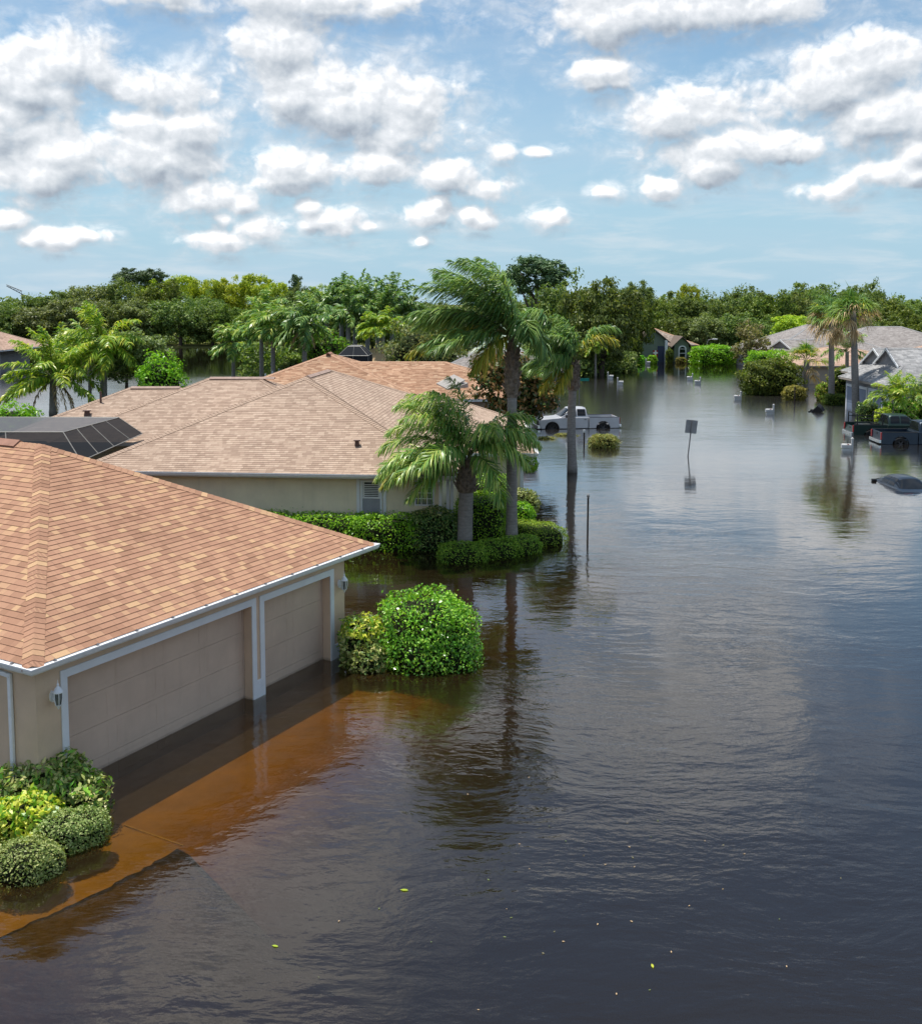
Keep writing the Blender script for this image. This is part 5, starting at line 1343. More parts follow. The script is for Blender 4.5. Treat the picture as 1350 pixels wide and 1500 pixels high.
for sg in (-1, 1):
    mb = MB(); mb.box((3.0, sg * 1.0, 1.06), (.16, .22, .13)); mb.box((3.0, sg * .9, 1.02), (.06, .12, .05)); mb.build('wing_mirror', M['dark'], t4, bevel=.03)
mb = MB(); mb.box((.012, 0, .8), (.02, .52, .13)); mb.build('number_plate', M['white_trim'], t4)
t4.location = (21.3, 46.6, -1.0); t4.rotation_euler = (R(0), 0, R(91))

# ------------------------------------------------------------------ street furniture in the water
def mailbox():
    r = thing('mailbox', 'x', 'mailbox')
    mb = MB(); mb.box((0, 0, -.2), (.11, .11, 1.86)); mb.box((0, 0, .745), (.15, .15, .03)); mb.lathe((0, 0, .76), [(.07, 0), (.06, .03), (.01, .07)], 8); mb.build('post', M['mailbox'], r)
    mb = MB(); mb.box((-.27, 0, .16), (.43, .09, .06)); mb.build('arm', M['mailbox'], r)
    pf = [V(-.60, -.10, .20), V(-.60, .10, .20), V(-.60, .10, .35)] + [V(-.60, .10 * math.cos(a), .35 + .10 * math.sin(a)) for a in np.linspace(.2, PI - .2, 7)] + [V(-.60, -.10, .35)]
    mb = MB(); mb.prism(pf, (.52, 0, 0)); bx = mb.build('box', M['mailbox'], r, bevel=.006)
    mb = MB(); mb.prism([p + V(-.016, 0, 0) for p in pf], (.014, 0, 0)); mb.build('door', M['mailbox'], bx)
    mb = MB(); mb.box((-.25, -.108, .42), (.12, .012, .05)); mb.build('flag', M['red_lamp'], bx)
    mb = MB(); mb.box((-.33, 0, .05), (.5, .17, .15)); mb.build('newspaper_tube', M['mailbox'], r, bevel=.01)
    return r
mbx = mailbox(); first = True
GR = 'white mailboxes along the flooded street'
for px_, py_, flip, lab in ((1247, 661, 0, 'white mailbox nearest the camera, just left of the dark green pickup'),
                      (1132, 607, 0, 'white mailbox in front of the yellow shrub, left of the floating black bin'),
                      (1084, 586, 0, 'white mailbox at the left foot of the big dark green bush'),
                      (1025, 563, 0, 'white mailbox at the near right of a close pair by the long hedge'),
                      (1013.5, 557, 0, 'white mailbox at the far left of a close pair by the long hedge'),
                      (904, 564, 1, 'white mailbox on the left of the street, the nearer of two past the street sign'),
                      (890, 555, 1, 'white mailbox on the left of the street, under the big oak'),
                      (945.5, 534, 1, 'small far white mailbox in front of the green house')):
    p = G(px_, py_); rz = R(180) if flip else R(random.uniform(-6, 6))
    if first: o = mbx; o.location = p; o.rotation_euler = (0, 0, rz); o['label'] = lab; first = False
    else: o = dup(mbx, p, rz, lab)
    o['group'] = GR
sg = thing('road_sign', 'grey back of a square road sign on a leaning post in the water', 'road sign', G(1007, 668))
b_ = G(1007, 668); t_ = D(1013.5, 615, b_[1])
mb = MB(); mb.tube([b_ - (t_ - b_) * .5, t_], .035, 8); mb.build('post', M['post_grey'], sg)
mb = MB(); ax = unit(t_ - b_); sx = unit(np.cross(ax, V(0, 1, 0))); c = t_ - ax * .40
P = []
for a, b in ((-.33, -.38), (.33, -.38), (.33, .38), (-.33, .38)): P.append(c + sx * a + ax * b + V(0, .045, 0))
mb.prism(P, (0, .008, 0)); mb.build('plate', M['sign_back'], sg, bevel=.003)
st = thing('street_sign', 'green street name sign on a thin pole behind the right hand palm trunk', 'street sign', D(848, 578, 94) * V(1, 1, 0))
q = D(848, 578, 94); mb = MB(); mb.tube([V(q[0], q[1], -1), V(q[0], q[1], 1.95)], .04, 6); mb.build('pole', M['post_grey'], st)
mb = MB(); mb.obox(V(q[0] - .25, q[1] - .03, 1.55), (1.15, .05, 0), (0, .02, 0), (0, 0, .27)); mb.build('sign_blade', M['sign_green'], st)
sp_ = thing('thin_post', 'thin dark post with a knob standing alone in the near water', 'post', G(860, 787))
q = G(860, 787); mb = MB(); mb.tube([q - V(0, 0, 1), q + V(0.01, 0, 1.5)], .035, 8); mb.build('shaft', M['dark_wood'], sp_)
mb = MB(); mb.lathe(q + V(.01, 0, 1.5), [(.03, 0), (.055, .03), (.055, .08), (.03, .12), (.01, .14)], 8); mb.build('knob', M['post_grey'], sp_)
sp2 = thing('marker_post', 'short dark marker post with a pale top beside the silver pickup', 'post', G(855, 652))
q = G(855, 652); mb = MB(); mb.box(q + V(0, 0, -.1), (.08, .08, 1.8)); mb.build('shaft', M['dark_wood'], sp2)
mb = MB(); mb.box(q + V(0, 0, .87), (.12, .12, .16)); mb.build('top', M['white_trim'], sp2)
sp3 = thing('marker_post', 'thin brown post in the water in front of the yellow shrub', 'post', G(1163, 592))
q = G(1163, 592); mb = MB(); mb.box(q + V(0, 0, .2), (.09, .09, 2.6)); mb.build('shaft', M['dark_wood'], sp3)
# wheelie bin afloat
bn = thing('rubbish_bin', 'black wheeled rubbish bin floating tipped over on the water', 'bin')
mb = MB(); mb.box((0, 0, .48), (.48, .52, .95), 0, 1.22); mb.build('tub', M['bin_black'], bn, bevel=.03)
mb = MB(); mb.prism([V(-.32, -.34, .97), V(.34, -.34, .97), V(.34, -.34, 1.02), V(0, -.34, 1.08), V(-.32, -.34, 1.03)], (0, .68, 0)); mb.build('lid', M['bin_black'], bn, bevel=.015)
for y in (-.3, .3):
    mb = MB(); mb.prism([V(-.26 + .13 * math.cos(a), y - .03, .13 + .13 * math.sin(a)) for a in np.linspace(0, 2 * PI, 14, endpoint=False)], (0, .06, 0)); mb.build('wheel', M['rubber'], bn)
mb = MB(); mb.tube([(-.34, -.2, 1.0), (-.40, -.2, .98), (-.40, .2, .98), (-.34, .2, 1.0)], .018, 6); mb.build('handle', M['bin_black'], bn)
q = G(1188, 603); bn.location = (q[0], q[1], -.28); bn.rotation_euler = (R(14), R(48), R(-25))
# street lamp beyond the hedge
lp = thing('street_lamp', 'curved street lamp with a pale head above the long bright hedge', 'street lamp', D(1035, 510, 158) * V(1, 1, 0))
q = D(1035, 498, 158); mb = MB(); mb.tube([V(q[0], q[1], -1), V(q[0], q[1], q[2] - .5), q + V(.2, 0, 0), q + V(.9, 0, .15)], .07, 6); mb.build('pole', M['post_grey'], lp)
mb = MB(); mb.box(q + V(1.2, 0, .12), (.8, .35, .18)); mb.build('lamp_head', M['white_metal'], lp, bevel=.05)
# building crane far beyond the lake
cr = thing('lattice_crane', 'distant dark lattice crane boom above the trees at the far left', 'crane', D(30, 500, 300) * V(1, 1, 0))
a, b = D(33, 431, 300), D(10, 419, 300); d = unit(b - a); mb = MB(); mb.tube([V(a[0] + 1, 300, 0), a], .35, 6); mb.build('mast', M['dark'], cr)
mb = MB(); u_ = V(0, 0, .9); L_ = np.linalg.norm(b - a)
mb.tube([a, b], .10, 4); mb.tube([a + u_, b + u_ * .4], .10, 4); k = 0
while k < L_ - .9: mb.tube([a + d * k, a + d * (k + .45) + u_ * (1 - .6 * k / L_)], .06, 4); mb.tube([a + d * (k + .45) + u_ * (1 - .6 * k / L_), a + d * (k + .9)], .06, 4); k += .9
mb.build('boom', M['dark'], cr)
# floating leaves and scraps
lf = [M['leaf_dead'], M['leaf_dead'], M['leaf_tan'], M['leaf_olive']]
def scrap(px_, py_, L, mat, label, group=None, rz=None):
    q = G(px_, py_, .004); a = random.uniform(0, PI) if rz is None else rz
    c, s = math.cos(a), math.sin(a); P = []
    for t_, w in ((-.5, 0), (-.25, .16), (.1, .2), (.5, 0), (.1, -.2), (-.25, -.16)):
        x, y = t_ * L, w * L; P.append((x * c - y * s, x * s + y * c, .004 + .03 * L * (1 if w else 0)))
    me = bpy.data.meshes.new('leaf'); me.from_pydata(P, [], [(0, 1, 2), (0, 2, 3), (0, 3, 4), (0, 4, 5)]); me.materials.append(mat)
    o = link('floating_leaf', me, loc=q); tag(o, label, 'leaf', group)
scrap(403, 1386, .10, M['leaf_lime'], 'single yellow green leaf floating near the cloud reflections at lower left')
scrap(592, 1304, .13, M['leaf_lime'], 'largest pale green leaf floating on the dark water at lower centre')
scrap(955, 1415, .09, M['leaf_yellow'], 'pale yellow leaf floating at the lower right of the scattered leaves')
for k in range(40):
    px_ = random.gauss(880, 130) if k < 30 else random.uniform(330, 1250); py_ = random.uniform(1190, 1480) if k < 30 else random.uniform(1130, 1490)
    scrap(px_, py_, random.uniform(.025, .05), random.choice(lf), 'tiny leaf scrap scattered on the dark foreground water', 'leaf scraps on the foreground water')
# ------------------------------------------------------------------ shrubs and hedges
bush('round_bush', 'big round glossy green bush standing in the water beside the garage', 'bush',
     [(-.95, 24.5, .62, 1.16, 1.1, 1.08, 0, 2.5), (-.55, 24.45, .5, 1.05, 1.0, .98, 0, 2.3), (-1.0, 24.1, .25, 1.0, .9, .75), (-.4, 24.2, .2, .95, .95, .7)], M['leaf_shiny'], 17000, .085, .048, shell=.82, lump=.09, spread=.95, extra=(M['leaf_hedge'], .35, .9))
bush('croton_bush', 'yellow topped croton bush against the end wall of the garage', 'bush',
     [(-2.42, 24.2, .45, .56, .6, .74, 0, 2.4), (-2.2, 23.75, .15, .5, .4, .5)], M['leaf_variegated'], 3400, .13, .055, extra=(M['leaf_yellow'], .8, .72), shell=.78)
bush('variegated_bush', 'variegated green and cream bush under the left garage lantern', 'bush',
     [(-6.68, 16.9, .10, .62, .52, .56, 0, 2.3), (-7.35, 17.15, .18, .8, .55, .62, 0, 2.3), (-6.95, 17.3, .3, .42, .32, .58)], M['leaf_variegated'], 6200, .13, .055, shell=.74, lump=.12, extra=(M['leaf_shiny'], .22, -.2))
bush('yellow_bush', 'bright yellow leaved bush at the left edge', 'bush',
     [(-7.15, 16.15, .12, .58, .46, .52, 0, 2.2), (-6.75, 15.85, .02, .35, .3, .34)], M['leaf_yellow'], 3600, .12, .055, shell=.74, lump=.12)
bush('boxwood_bush', 'small clipped olive green shrub right of its twin, at the walkway', 'bush', [(-6.42, 15.82, .13, .48, .42, .38, 0, 2.4), (-6.13, 15.98, .14, .38, .34, .36, 0, 2.4)], M['leaf_box'], 8000, .05, .025, shell=.86, lump=.05)
bush('boxwood_bush', 'small clipped olive green shrub cut by the left edge of the photo', 'bush', [(-6.70, 14.98, .10, .50, .42, .40, 0, 2.4), (-6.45, 15.05, .06, .34, .34, .36)], M['leaf_box'], 6500, .05, .025, shell=.86, lump=.05)
bush('clipped_hedge', 'bright green clipped hedge along the olive wall below the shuttered window', 'hedge',
     [(-4.5, 36.2, .24, 1.75, .62, .95, R(-4), 5), (-2.75, 35.95, .30, 1.35, .72, .92, R(-3), 4), (-7.2, 36.5, .24, 1.6, .6, .95, R(-4), 5)], M['leaf_hedge'], 15000, .10, .05, shell=.84, lump=.05, spread=.6)
bush('viburnum_bush', 'dark leathery bush between the bright hedge and the short palm', 'bush', [(-.95, 36.05, .40, .95, .75, 1.0, 0, 3.2)], M['leaf_hedge_dark'], 6500, .09, .05, extra=(M['leaf_variegated'], .4, 1.2))
bush('box_hedge', 'tall bright green box cut hedge right behind the short palm', 'hedge',
     [(.75, 37.0, .70, .92, 1.15, 1.02, R(-8), 7), (1.05, 38.95, .95, .85, 1.1, 1.12, R(-8), 7)], M['leaf_hedge'], 15000, .075, .035, shell=.88, lump=.02, spread=.55)
bush('low_hedge', 'low mossy hedge round the foot of the palms, nearest the open water', 'hedge',
     [(.05, 34.35, .12, .90, .72, .42, R(8), 3.2), (1.25, 34.85, .13, .95, .62, .42, R(22), 3), (2.05, 35.3, .15, .80, .60, .42, R(30), 3)], M['leaf_moss'], 13000, .07, .03, shell=.86, lump=.05, spread=.7)
bush('low_hedge', 'low rounded mossy hedge right of the tall palm trunk', 'hedge',
     [(2.95, 37.1, .12, .85, 1.1, .46, R(20), 3), (2.35, 37.9, .1, .7, .8, .45, 0, 3)], M['leaf_moss'], 8000, .07, .03, shell=.86, lump=.05, spread=.7)
bush('shrub', 'small bright shrub behind the tall palm by the olive garage wall', 'bush', [(2.35, 39.4, .45, .55, .6, .55)], M['leaf_hedge'], 2600, .09, .05)
bush('shrub', 'loose pale green shrub at the corner of the olive garage', 'bush', [(2.5, 40.9, .6, .7, .6, .65)], M['leaf_box'], 2600, .10, .05)
bush('shrub', 'small leafy bush poking out behind the olive garage corner', 'bush', [(3.0, 44.0, 1.75, .34, .4, .42)], M['leaf_hedge'], 900, .10, .05, core=False)
q = G(886, 657); bush('shrub', 'rounded yellow green shrub in the water below the silver pickup', 'bush', [(q[0], q[1] + .7, .25, 1.0, .7, .55, 0, 2.2)], M['leaf_dry'], 4200, .12, .04, spread=1.0, extra=(M['leaf_box'], .45, -1))
for i, (px_, py_, rx) in enumerate(((800, 643, .75), (829, 638, .95))):
    q = G(px_, py_); bush('low_shrub', ('small olive mound just breaking the water beside the roof corner', 'wider olive mound breaking the water left of the thin palm trunk')[i], 'bush', [(q[0], q[1], -.05, rx, .5, .22)], M['leaf_dry'], 900, .10, .04)
# across the street and down it
def bpx(name, label, cat, px_, topy, Y, wpx, mat, n, L, depth=1.0, p=2.4, group=None, rot=0.0, extra=None, low=-.3, lump=.1, spread=.8):
    c = D(px_, topy, Y); r = wpx / 2 / F0 * Y; zt = c[2]
    return bush(name, label, cat, [(c[0], Y, (zt + low) / 2, r, r * depth, (zt - low) / 2, rot, p)], M[mat], n, L, L * .5, group, lump=lump, extra=extra, spread=spread)
bpx('rounded_hedge', 'long bright green rounded hedge right of the green house', 'hedge', 1044, 506, 147, 66, 'leaf_hedge', 7000, .26, .8, 3)
bpx('rounded_hedge', 'bright green clipped hedge behind the big dark bush across the street', 'hedge', 1124, 514, 116, 62, 'leaf_hedge', 6000, .22, .6, 4)
bpx('wide_bush', 'big wide dark green bush across the street', 'bush', 1128, 527, 98, 86, 'leaf_mid', 9000, .26, .75, 2.3, lump=.14)
bpx('yellow_shrub', 'yellowing low shrub in front of the big dark green bush', 'bush', 1163, 565, 92, 34, 'leaf_dry', 2600, .18, .7)
bpx('yellow_shrub', 'yellow green shrub at the left foot of the twin fan palms', 'bush', 1208, 560, 91, 26, 'leaf_dry', 2400, .18, .8, extra=(M['leaf_hedge'], .4, -1))
bpx('clipped_hedge', 'low dark green hedge left of the blue garage', 'hedge', 1221, 577, 88, 34, 'leaf_mid', 3000, .15, .6, 3.5)
bpx('leafy_shrub', 'tall leafy shrub between the two fan palms and the beige wall', 'bush', 1229, 538, 93, 34, 'leaf_mid', 3400, .28, .8, extra=(M['leaf_dry'], .3, -1), lump=.16)
bpx('clipped_bush', 'dark clipped bush at the near corner of the blue garage', 'bush', 1270, 588, 73, 30, 'leaf_hedge_dark', 2800, .12, .8, 3)
bpx('pale_grass_clump', 'pale green grassy clump above the dark green pickup cab', 'plant', 1293, 598, 70, 24, 'leaf_lime', 1800, .18, .8)
bpx('croton_shrub', 'mixed croton shrub with orange and lime leaves above the dark pickups', 'bush', 1318, 585, 71.5, 52, 'leaf_croton', 3600, .2, .6, extra=(M['leaf_hedge'], .45, -1), lump=.18)
bpx('croton_shrub', 'leafy green shrub at the right edge before the blue garage house', 'bush', 1350, 578, 72.5, 46, 'leaf_mid', 2600, .24, .7, lump=.18)
bpx('clipped_hedge', 'small clipped hedge under the window of the green house', 'hedge', 927, 520, 149, 36, 'leaf_hedge', 2200, .22, .5, 4)
bpx('clipped_bush', 'round clipped bush under the garden flag of the green house', 'bush', 955, 520, 148, 15, 'leaf_hedge', 1200, .2, 1)
bpx('dark_shrub', 'tall dark shrub by the white column of the green house', 'bush', 980, 511, 150, 11, 'leaf_mid', 1200, .22, 1, 3)
bpx('dark_shrub', 'dark shrub at the right corner of the green house', 'bush', 1014, 512, 150, 12, 'leaf_oak', 1200, .24, 1)
bpx('low_shrub', 'low shrubs under the arched white window of the green house', 'bush', 997, 523, 149.5, 17, 'leaf_dry', 900, .16, .5)
bpx('reed_clump', 'pale reedy clump at the left end of the green house hedge', 'plant', 903, 519, 146, 26, 'leaf_dry', 1400, .3, .6, extra=(M['leaf_box'], .5, -1), spread=1.2)
bpx('lake_shrub', 'bright lime shrub behind the pool cage at the left edge', 'bush', 18, 592, 58, 80, 'leaf_hedge', 3600, .2, .6, lump=.2)
bpx('lake_shrub', 'bright green shrub at the lake edge right of the olive tree', 'bush', 236, 517, 78, 66, 'leaf_hedge', 4200, .24, .8, lump=.18)
bpx('garden_shrub', 'leafy bright green shrub beside the small dark cage, left of the royal palms', 'bush', 478, 488, 104, 66, 'leaf_mid', 4200, .3, .7, lump=.18, extra=(M['leaf_hedge'], .4, -1))
bpx('garden_shrub', 'dark rounded shrub under the queen palms left of the tan roof', 'bush', 428, 524, 104, 40, 'leaf_oak', 2600, .26, .7, lump=.15)
bpx('willowy_bush', 'wide feathery olive bush behind the tan roof ridge', 'bush', 622, 474, 96, 126, 'leaf_olive', 9000, .3, .5, 2.2, lump=.2, extra=(M['leaf_dry'], .15, -1))
bpx('dark_hedge', 'dark shrubbery under the big oak left of the green house', 'hedge', 862, 508, 128, 60, 'leaf_oak', 5200, .34, .5, 2.6, lump=.16)

# ------------------------------------------------------------------ the three wind-bent palms in front
def ring(n, el0, el1, az0, az1, **kw):
    out = []
    for k in range(n):
        f = (k + .5) / n
        out.append(dict(az=az0 + (az1 - az0) * f + random.uniform(-8, 8), el=random.uniform(el0, el1), **kw))
    return out
random.seed(11)
kA = dict(nl=105, lw=.046, plume=.6)
sA = ring(7, 50, 78, 100, 265, len=3.3, droop=1.0, ll=.95, ld=1.2, **kA)
sA += ring(7, 20, 50, 120, 265, len=3.3, droop=1.1, ll=1.0, ld=1.35, **kA)
sA += ring(4, 25, 65, -85, 80, len=2.9, droop=1.25, ll=.95, ld=1.3, wind=V(-.1, 0, 0), **kA)
sA += [dict(az=-15, el=52, len=2.9, droop=1.35, ll=1.0, ld=1.35, wind=V(0.2, 0, -.05), **kA), dict(az=-60, el=20, len=2.8, droop=1.7, ll=.9, ld=1.2, wind=V(.1, 0, -.3), **kA), dict(az=8, el=64, len=3.0, droop=1.3, ll=.95, ld=1.3, wind=V(.25, 0, 0), **kA), dict(az=-40, el=42, len=2.9, droop=1.4, ll=.95, ld=1.3, wind=V(.25, 0, -.1), **kA)]
sA += [dict(az=195, el=12, len=3.2, droop=1.0, ll=.9, ld=1.3, m=1, **kA), dict(az=225, el=0, len=2.8, droop=.9, ll=.9, ld=1.2, **kA), dict(az=210, el=28, len=3.4, droop=1.0, ll=1.0, ld=1.3, **kA), dict(az=90, el=80, len=3.0, droop=.8, ll=.8, ld=1.0, **kA)]
bA = G(680, 806); tA = D(684, 672, bA[1])
palm('queen_palm', 'short leaning palm with a thick grey trunk before the olive house', bA, tA, .29, .25, sA, ['leaf_palm', 'leaf_palm_old'], boots=1.15, boot_r=.34, wind=V(-.45, 0, 0))
random.seed(5)
wB = V(-1.05, .1, .05); kB = dict(nl=115, lw=.044, plume=.55)
sB = ring(9, 50, 72, 70, 290, len=3.8, droop=.55, ll=.95, ld=1.1, wind=wB, **kB)
sB += ring(7, 28, 54, 110, 250, len=3.9, droop=.6, ll=1.0, ld=1.15, wind=wB, **kB)
sB += ring(6, 5, 32, 130, 240, len=3.7, droop=.55, ll=.95, ld=1.15, wind=V(-.8, 0, 0), **kB)
sB += [dict(az=-10, el=62, len=1.9, droop=2.2, ll=.9, ld=1.1, wind=V(-1.3, 0, 0), **kB), dict(az=10, el=52, len=1.6, droop=2.5, ll=.95, ld=1.4, wind=V(-.5, 0, -.4), **kB), dict(az=-60, el=55, len=1.9, droop=2.0, ll=.95, ld=1.4, wind=V(-.5, 0, -.3), **kB),
       dict(az=50, el=58, len=1.9, droop=1.8, ll=.9, ld=1.4, wind=V(-.6, 0, -.2), **kB), dict(az=-30, el=40, len=1.9, droop=2.4, ll=.95, ld=1.4, wind=V(-.4, 0, -.4), **kB)]
sB += [dict(az=205, el=20, len=3.4, droop=.9, ll=.95, ld=1.2, m=1, wind=V(-.7, 0, -.1), **kB), dict(az=235, el=0, len=2.5, droop=1.0, ll=.9, ld=1.2, m=1, wind=V(-.5, 0, -.2), **kB), dict(az=185, el=12, len=3.8, droop=.75, ll=.9, ld=1.2, m=1, wind=V(-.7, 0, 0), **kB)]
bB = G(749, 800); tB = D(750, 492, bB[1])
palm('queen_palm', 'tallest palm in front, its long fronds blown hard to the left', bB, tB, .215, .17, sB, ['leaf_palm_dark', 'leaf_palm_old'], boots=2.1, boot_r=.25, wind=wB)
random.seed(9)
wC = V(-.95, .05, 0); kC = dict(nl=95, lw=.05, plume=.55)
sC = ring(10, 50, 84, 70, 290, len=2.8, droop=.75, ll=.85, ld=1.1, wind=wC, **kC)
sC += ring(10, 10, 48, 115, 245, len=2.6, droop=.8, ll=.9, ld=1.2, wind=V(-.7, 0, 0), **kC)
sC += [dict(az=5, el=72, len=3.3, droop=1.6, ll=.8, ld=1.3, wind=V(.35, 0, 0), **kC), dict(az=-20, el=66, len=2.9, droop=1.7, ll=.8, ld=1.3, wind=V(.3, 0, 0), m=1, **kC), dict(az=215, el=-5, len=2.6, droop=1.1, ll=.85, ld=1.2, m=1, wind=V(-.4, 0, -.3), **kC), dict(az=238, el=-12, len=2.2, droop=1.1, ll=.85, ld=1.2, m=1, wind=V(-.3, 0, -.3), **kC), dict(az=200, el=15, len=2.6, droop=.9, ll=.9, ld=1.2, wind=V(-.6, 0, -.1), **kC)]
bC = G(838, 692); tC = D(841, 530, bC[1])
palm('queen_palm', 'slim palm standing alone in the water left of the street, near the silver pickup', bC, tC, .25, .20, sC, ['leaf_palm_dark', 'leaf_palm_old'], boots=1.4, boot_r=.30, wind=wC, bow=-.1)

# ------------------------------------------------------------------ fan palms on the right
def fan_palm(name, label, base, top, r0, r1, n, rad, dead, mats=('leaf_palm_dark', 'leaf_dead', 'leaf_palm_bright'), wind=-.6, pet=1.0, group=None, nf=18, w=.075):
    base = np.array(base, float); top = np.array(top, float)
    r = thing(name, label, 'palm tree', (base[0], base[1], 0), group)
    mb = MB(); mb.tube([base - V(0, 0, 1)] + [base + (top - base) * k / 8 for k in range(9)], [r0 * 1.1] + [r0 + (r1 - r0) * k / 8 for k in range(9)], 10, jitter=.08); mb.build('trunk', M['palm_trunk'], r, smooth=True)
    def mk(nm, m, el0, el1, cnt, dr, up):
        st = Strips()
        for k in range(cnt):
            a = random.uniform(0, 2 * PI); e = R(random.uniform(el0, el1)); d = V(math.cos(a) * math.cos(e) + wind * .6, math.sin(a) * math.cos(e), math.sin(e))
            fan_leaf(st, top + V(0, 0, random.uniform(-.5, .15)) + unit(d) * r1, d, pet * random.uniform(.7, 1.15), rad * random.uniform(.8, 1.15), nf, dr, 0, w)
        link(nm, st.mesh(nm, [M[m], M['rachis']], r.location), r)
    mk('crown', mats[0], 5, 88, n, .8, 0); mk('bright_fronds', mats[2], -10, 70, n // 2, 1.0, 0)
    if dead: mk('dead_fronds', mats[1], -60, 35, dead, 1.2, 0)
    return r
random.seed(21)
b_ = G(1253, 607); fan_palm('fan_palm', 'tall fan palm with ragged brown fronds in front of the blue garage', b_, D(1249, 455, b_[1]), .30, .22, 26, 1.5, 20)
b_ = G(1217, 592); fan_palm('fan_palm', 'slightly shorter wind ragged fan palm at the left of the twin fan palms', b_, D(1217, 458, b_[1]), .28, .20, 18, 1.5, 22)
b_ = V(*D(1180, 545, 103)) * V(1, 1, 0); fan_palm('sabal_palm', 'squat fan palm rising behind the big dark bush before the beige wall', b_, D(1181, 527, 103), .3, .28, 20, 1.5, 5, mats=('leaf_palm', 'leaf_dead', 'leaf_palm_old'), wind=0)
b_ = D(728, 560, 76) * V(1, 1, 0); fan_palm('silver_palm', 'silvery blue fan palm half hidden behind the tall palm trunk', b_, D(728, 512, 76), .3, .26, 17, 1.6, 2, mats=('leaf_silver', 'leaf_dead', 'leaf_silver'), wind=0, pet=1.1, nf=22, w=.09)

# ------------------------------------------------------------------ feather palms farther off
def fp(label, px_, basey, cy, Y, L, n, mats, name='feather_palm', group=None, r=.2, wind=V(-.35, 0, 0), shaft=0, lw=.07, ll=.7, nl=34, droop=.95, trunk='palm_trunk', low=-10, dead=0, base_px=None, ld=.9):
    bp = D(base_px or px_, basey, Y) * V(1, 1, 0); tp = D(px_, cy, Y)
    sp = ring(n, low, 80, 0, 360, len=L, droop=droop, nl=nl, ll=ll, lw=lw, ld=ld, plume=.45, wind=wind)
    for s in sp: s['az'] = random.uniform(0, 360)
    rr, c = palm(name, label, bp, tp - V(0, 0, shaft), r, r * .8, sp, mats, shaft=shaft, separate=False, group=group, trunk_mat=trunk, wind=wind)
    if dead:
        st = Strips()
        for k in range(dead):
            a = random.uniform(0, 6.28); frond(st, c - V(0, 0, .2), V(math.cos(a), math.sin(a), -.5), L * .7, V(0, 0, -.6), 1.2, 24, .5, .06, 1.2)
        link('dead_fronds', st.mesh('dead_fronds', [M['leaf_dead'], M['rachis']], rr.location), rr)
    return rr
random.seed(31)
fp('bushy bright palm at the left lake edge with brown hanging dead fronds', 78, 606, 553, 80, 4.3, 30, ['leaf_palm_bright'], dead=7, lw=.12, nl=48, ll=1.1, droop=.8, r=.3, wind=V(-.3, 0, 0))
fp('tall bright palm above the lake, left of the olive tree', 152, 590, 502, 84, 3.9, 32, ['leaf_palm_bright'], lw=.12, nl=44, ll=1.1, r=.3, droop=1.0, low=-30)
fp('slender palm just left of the tall bright lake palm', 132, 592, 512, 87, 3.2, 20, ['leaf_palm'], lw=.12, ll=1.0, r=.16, dead=4)
fp('small round headed palm standing in the dark lake water', 342, 552, 505, 116, 3.0, 22, ['leaf_palm'], ll=1.0, lw=.15, r=.22, droop=1.25)
fp('green queen palm left of the pair before the royal palms', 383, 556, 470, 108, 3.8, 28, ['leaf_palm'], ll=1.1, lw=.15, r=.24, droop=1.2)
fp('queen palm with grey trunk and yellowing lower fronds, second from the lake', 400, 556, 478, 102, 3.4, 26, ['leaf_palm'], ll=1.1, lw=.15, r=.24, droop=1.25, dead=3)
fp('dark queen palm with golden lower fronds before the royal palms', 446, 560, 476, 100, 3.7, 28, ['leaf_palm_dark'], ll=1.1, lw=.15, r=.26, droop=1.2, dead=5)
fp('narrow palm beside the dark queen palm before the royal palms', 456, 556, 490, 106, 3.0, 18, ['leaf_palm'], ll=1.0, lw=.15, r=.2, droop=1.2)
fp('yellow green areca palm poking above the tan roof ridge', 560, 520, 488, 104, 2.9, 26, ['leaf_palm_bright'], ll=.9, lw=.15, r=.2, droop=1.1, low=20)
for i, (px_, cy, Y) in enumerate(((478, 446, 150), (500, 432, 156), (520, 426, 152), (538, 434, 146), (553, 444, 160), (574, 430, 150), (596, 442, 156), (510, 450, 142), (560, 455, 144))):
    fp('royal palm with pale trunk and smooth green crownshaft, one of the dense row', px_, 505, cy + 7, Y, 4.3, 26, ['leaf_palm_dark'], name='royal_palm', group='row of royal palms behind the tan roof', r=.36, trunk='bark_pale', shaft=1.3, lw=.24, ll=1.25, nl=26, droop=.9, wind=V(-.35, 0, .1), low=-35)
fp('queen palm with thin pale fronds between the two fan palms', 1240, 560, 515, 96, 2.6, 14, ['leaf_palm'], lw=.09, r=.2, droop=1.25)
fp('low arching palm in front of the blue garage house wall', 1307, 608, 584, 71, 2.1, 16, ['leaf_palm_bright'], lw=.07, r=.1, droop=1.1, low=15)
fp('low arching palm at the right edge before the blue garage house', 1345, 610, 584, 73, 2.2, 16, ['leaf_palm'], lw=.07, r=.1, droop=1.1, low=15)
fp('small green palm right of the slim palm, under the big oak', 872, 530, 505, 120, 2.2, 12, ['leaf_palm_bright'], lw=.1, r=.14, droop=1.2)

